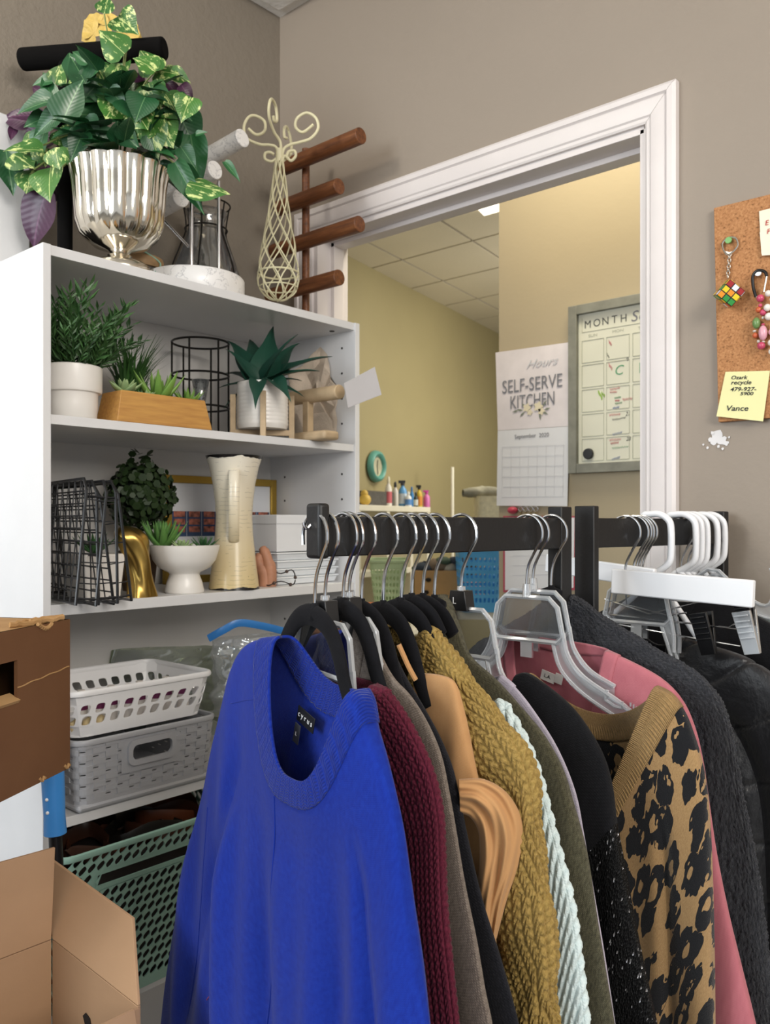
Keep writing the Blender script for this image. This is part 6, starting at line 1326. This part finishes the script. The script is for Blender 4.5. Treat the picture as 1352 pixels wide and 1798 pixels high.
# ================================================================ CORK BOARD AND WHAT IS PINNED ON IT
M_cork = NT('cork'); c_ = M_cork.coord(); n_ = M_cork.noise(c_, 260, 3, .7); M_cork.set(Base_Color=M_cork.ramp(n_, [(.30, rgb('6e4a2c')), (.42, rgb('a8744a')), (.6, rgb('b98558')), (.75, rgb('c99a6c'))]), Roughness=.9); M_cork.bump(n_, .4, .001); M_cork = M_cork.m
q0, q1, q2 = ay(1257, 368, BW), ay(1352, 343, BW), ay(1265, 742, BW); cx1 = q0.x+.60
ckb = thing('cork_board', 'unframed cork board on taupe wall at right edge', 'cork board', V(((q0.x+cx1)/2, BW, (q0.z+q2.z)/2)))
MB().prism([V((q0.x, BW-.0005, q0.z)), V((cx1, BW-.0005, q0.z)), V((cx1, BW-.0005, q2.z)), V((q2.x, BW-.0005, q2.z))], -Y*.010).build('cork', M_cork, ckb, bevel=.001)
YK = BW-.0105; kk = lambda u, v, d=0.: ay(u, v, YK-d)
k = dep(kk(1280, 500))/FPX
def pin(u, v, m, label, hook=False):
    p = kk(u, v); o = thing('push_pin', label, 'push pin', p); MB().cyl(p, p-Y*.006, .0035, .0026, 14).cyl(p-Y*.006, p-Y*.010, .0055, .0060, 16).build('head', m, o, bevel=.0008); MB().cyl(p+Y*.004, p, .0006, n=6).build('needle', M_chrome, o)
pin(1282, 424, mat('green_pin', '6fa75a', .35), 'green push pin holding the puzzle cube keychain'); pin(1334, 481, mat('clear_pin', 'dfe2e6', .2), 'clear push pin holding the beaded carabiner')
# puzzle cube keychain
kc = thing('puzzle_cube_keychain', 'coloured puzzle cube keychain hanging from the green pin', 'keychain', kk(1280, 520))
M_sil = mat('silver_metal', 'd6cfc4', .25, 1)
z6 = lambda x, y, d=.006: kk(1240+x/6.42, 340+y/6.42, d)
MB().tube(smoothpath([z6(262, 690), z6(320, 640), z6(358, 580), z6(340, 510), z6(290, 492), z6(235, 505), z6(195, 545), z6(180, 575)], 5), .0019, 8, up=Y, wide=1.).build('clasp', M_sil, kc); MB().tube(smoothpath([z6(182, 572), z6(192, 625), z6(225, 680), z6(262, 692)], 4), .0017, 8).build('clasp_gate', M_sil, kc)
MB().prism([z6(195, 640), z6(262, 660), z6(320, 640), z6(275, 705), z6(248, 705)], Y*.002).build('clasp_body', M_sil, kc)
for i in range(7):
    c = z6(262-3*i, 715+36*i); x, y = (X, Z) if i % 2 else (Y, Z); MB().tube([c+x*.0028*cos(a)+y*.0045*sin(a) for a in np.linspace(0, 2*pi, 13)[:-1]], .0009, 6, closed=True).build('chain_link', M_sil, kc)
cen = z6(255, 1125, .022); half = 0.0165
nz = (X*.50-Y*.82-Z*.22).normalized(); R0 = Matrix.Rotation(radians(-40), 3, nz); ux = nz.cross(Z).normalized()*-1; ux = R0 @ ux; uy = nz.cross(ux)
MB().box(cen, (half*2, half*2, half*2), ux, uy, nz).build('cube_core', mat('black_cube', '141414', .35), kc, bevel=.0012); core = kc.children[-1]
CC = {'r': '9c2226', 'w': 'e3e4ee', 'y': 'e8c822', 'o': 'e08e22', 'g': '2b8a3c', 'b': 'cfa23a'}; CM = {q: mat('sticker_'+q, h, .3, var=.01) for q, h in CC.items()}
def face(n, x, y, cols):
    for i in range(3):
        for j in range(3):
            p = cen+n*(half+.0002)+x*(i-1)*half*.667+y*(1-j)*half*.667; MB().box(p, (half*.56, half*.56, .0008), x, y, n).build('sticker', CM[cols[j][i]], core, bevel=.0003)
face(nz, ux, uy, ('rwr', 'yoy', 'ogg')); face(uy, ux, nz, ('byr', 'wry', 'ogw')); face(-ux, nz, uy, ('bgo', 'bgg', 'yrw')); face(-uy, ux, -nz, ('gyw', 'bro', 'gyr')); face(ux, -nz, uy, ('wgr', 'ybo', 'rgy'))
# carabiner with beads
cb = thing('beaded_carabiner', 'black carabiner with a cluster of pink, green and clear beads on cork board', 'keychain', kk(1334, 540))
MB().tube(smoothpath([z6(560, 1165, .009), z6(530, 1050, .009), z6(525, 940, .009), z6(560, 880, .009), z6(610, 865, .009), z6(665, 885, .009), z6(682, 935, .009)], 5), .0027, 10).build('carabiner', mat('black_metal', '1c1c1e', .3, .5), cb); MB().cyl(z6(682, 935, .009), z6(650, 1110, .009), .002, n=10).build('gate', M_sil, cb)
BC = {'p': ('c04a68', .25), 'o': ('c2603c', .25), 'w': ('e4dcd4', .2), 'g': ('6a8a52', .3), 's': ('cfc8be', .2), 'k': ('d8a0ae', .3)}
for x, y, r, c_, sz in ((610, 1180, 42, 'p', 1), (580, 1170, 18, 's', 1), (590, 1310, 32, 'o', 1), (640, 1340, 34, 'p', 1), (610, 1260, 22, 'p', 1), (565, 1460, 42, 'g', 1.5), (545, 1550, 20, 's', .7), (555, 1600, 32, 'o', 1), (640, 1570, 46, 'k', 1.8), (640, 1475, 20, 'p', .6), (620, 1715, 42, 'p', 1), (700, 1125, 36, 'w', 1), (690, 1285, 40, 'w', 1), (705, 1385, 42, 'w', 1), (590, 1665, 18, 's', 1), (640, 1400, 16, 's', 1), (645, 1670, 18, 's', .6)):
    o = MB().ball(z6(x, y, .009+.002*(r > 35)), r/6.42*k, 10, sz).build('bead', mat('bead_'+c_, BC[c_][0], BC[c_][1]), cb, smooth=180)
# pearl and peach beads of another keychain at the very edge
cb2 = thing('pearl_strand', 'strand of white and peach beads at the right border of cork board', 'keychain', kk(1350, 560))
for x, y, r, c_ in ((735, 1190, 20, 's'), (745, 1560, 40, 'k'), (735, 1680, 38, 'w'), (740, 1780, 36, 'w'), (745, 1470, 24, 's'), (742, 1290, 30, 'w'), (745, 1380, 28, 'w')): MB().ball(z6(x, y, .009), r/6.42*k, 10).build('bead', mat('bead_'+c_, ''), cb2, smooth=180)
# notes
M_note, M_cnote, M_pen = mat('yellow_note', 'e6e2a8', .75, var=.02), mat('cream_note', 'eee6d0', .75, var=.02), mat('black_pen', '26262a', .7)
sn = thing('sticky_note', 'pale yellow sticky note with handwritten phone number at cork board bottom', 'note', kk(1305, 697))
pts = [kk(1274, 653, .001), kk(1352, 651, .001), kk(1340, 740, .007), kk(1258, 731, .006)]
MB().prism(pts, -Y*.0005).build('paper', M_note, sn); sn_p = sn.children[-1]; nx = (pts[1]-pts[0]).normalized(); ny = (pts[0]-pts[3]).normalized()
def wr(s, u, v, size, sx=1.): text(s, size*k, M_pen, sn_p, kk(u, v, .0022+.0058*(v-652)/85), nx, Z-Y*-.06, 'LEFT', .15, sx=sx, bold=.0001)
wr('Ozark', 1283, 666, 9, 1.2); wr('recycle', 1283, 675, 10, 1.2); wr('479-927-', 1282, 687, 10, 1.2); wr('5900', 1299, 694, 8.5, 1.3); wr('Vance', 1274, 721, 13, 1.2)
nt = thing('paper_note', 'cream paper note with red handwriting at right border of cork board', 'note', kk(1348, 408)); M_rpen = mat('red_pen', 'b83a34', .7)
MB().prism([kk(1333, 371, .002), kk(1385, 358, .002), kk(1385, 440, .004), kk(1337, 446, .004)], -Y*.0006).build('paper', M_cnote, nt)
MB().prism([kk(1334, 408, .0045), kk(1380, 400, .0045), kk(1382, 446, .0055), kk(1338, 449, .0055)], -Y*.0006).build('paper', M_cnote, nt)
text('E', 12*k, M_rpen, nt, kk(1343, 396, .0042), X, Z, 'LEFT', .1); text('F', 12*k, M_rpen, nt, kk(1346, 411, .0062), X, Z, 'LEFT', .1)
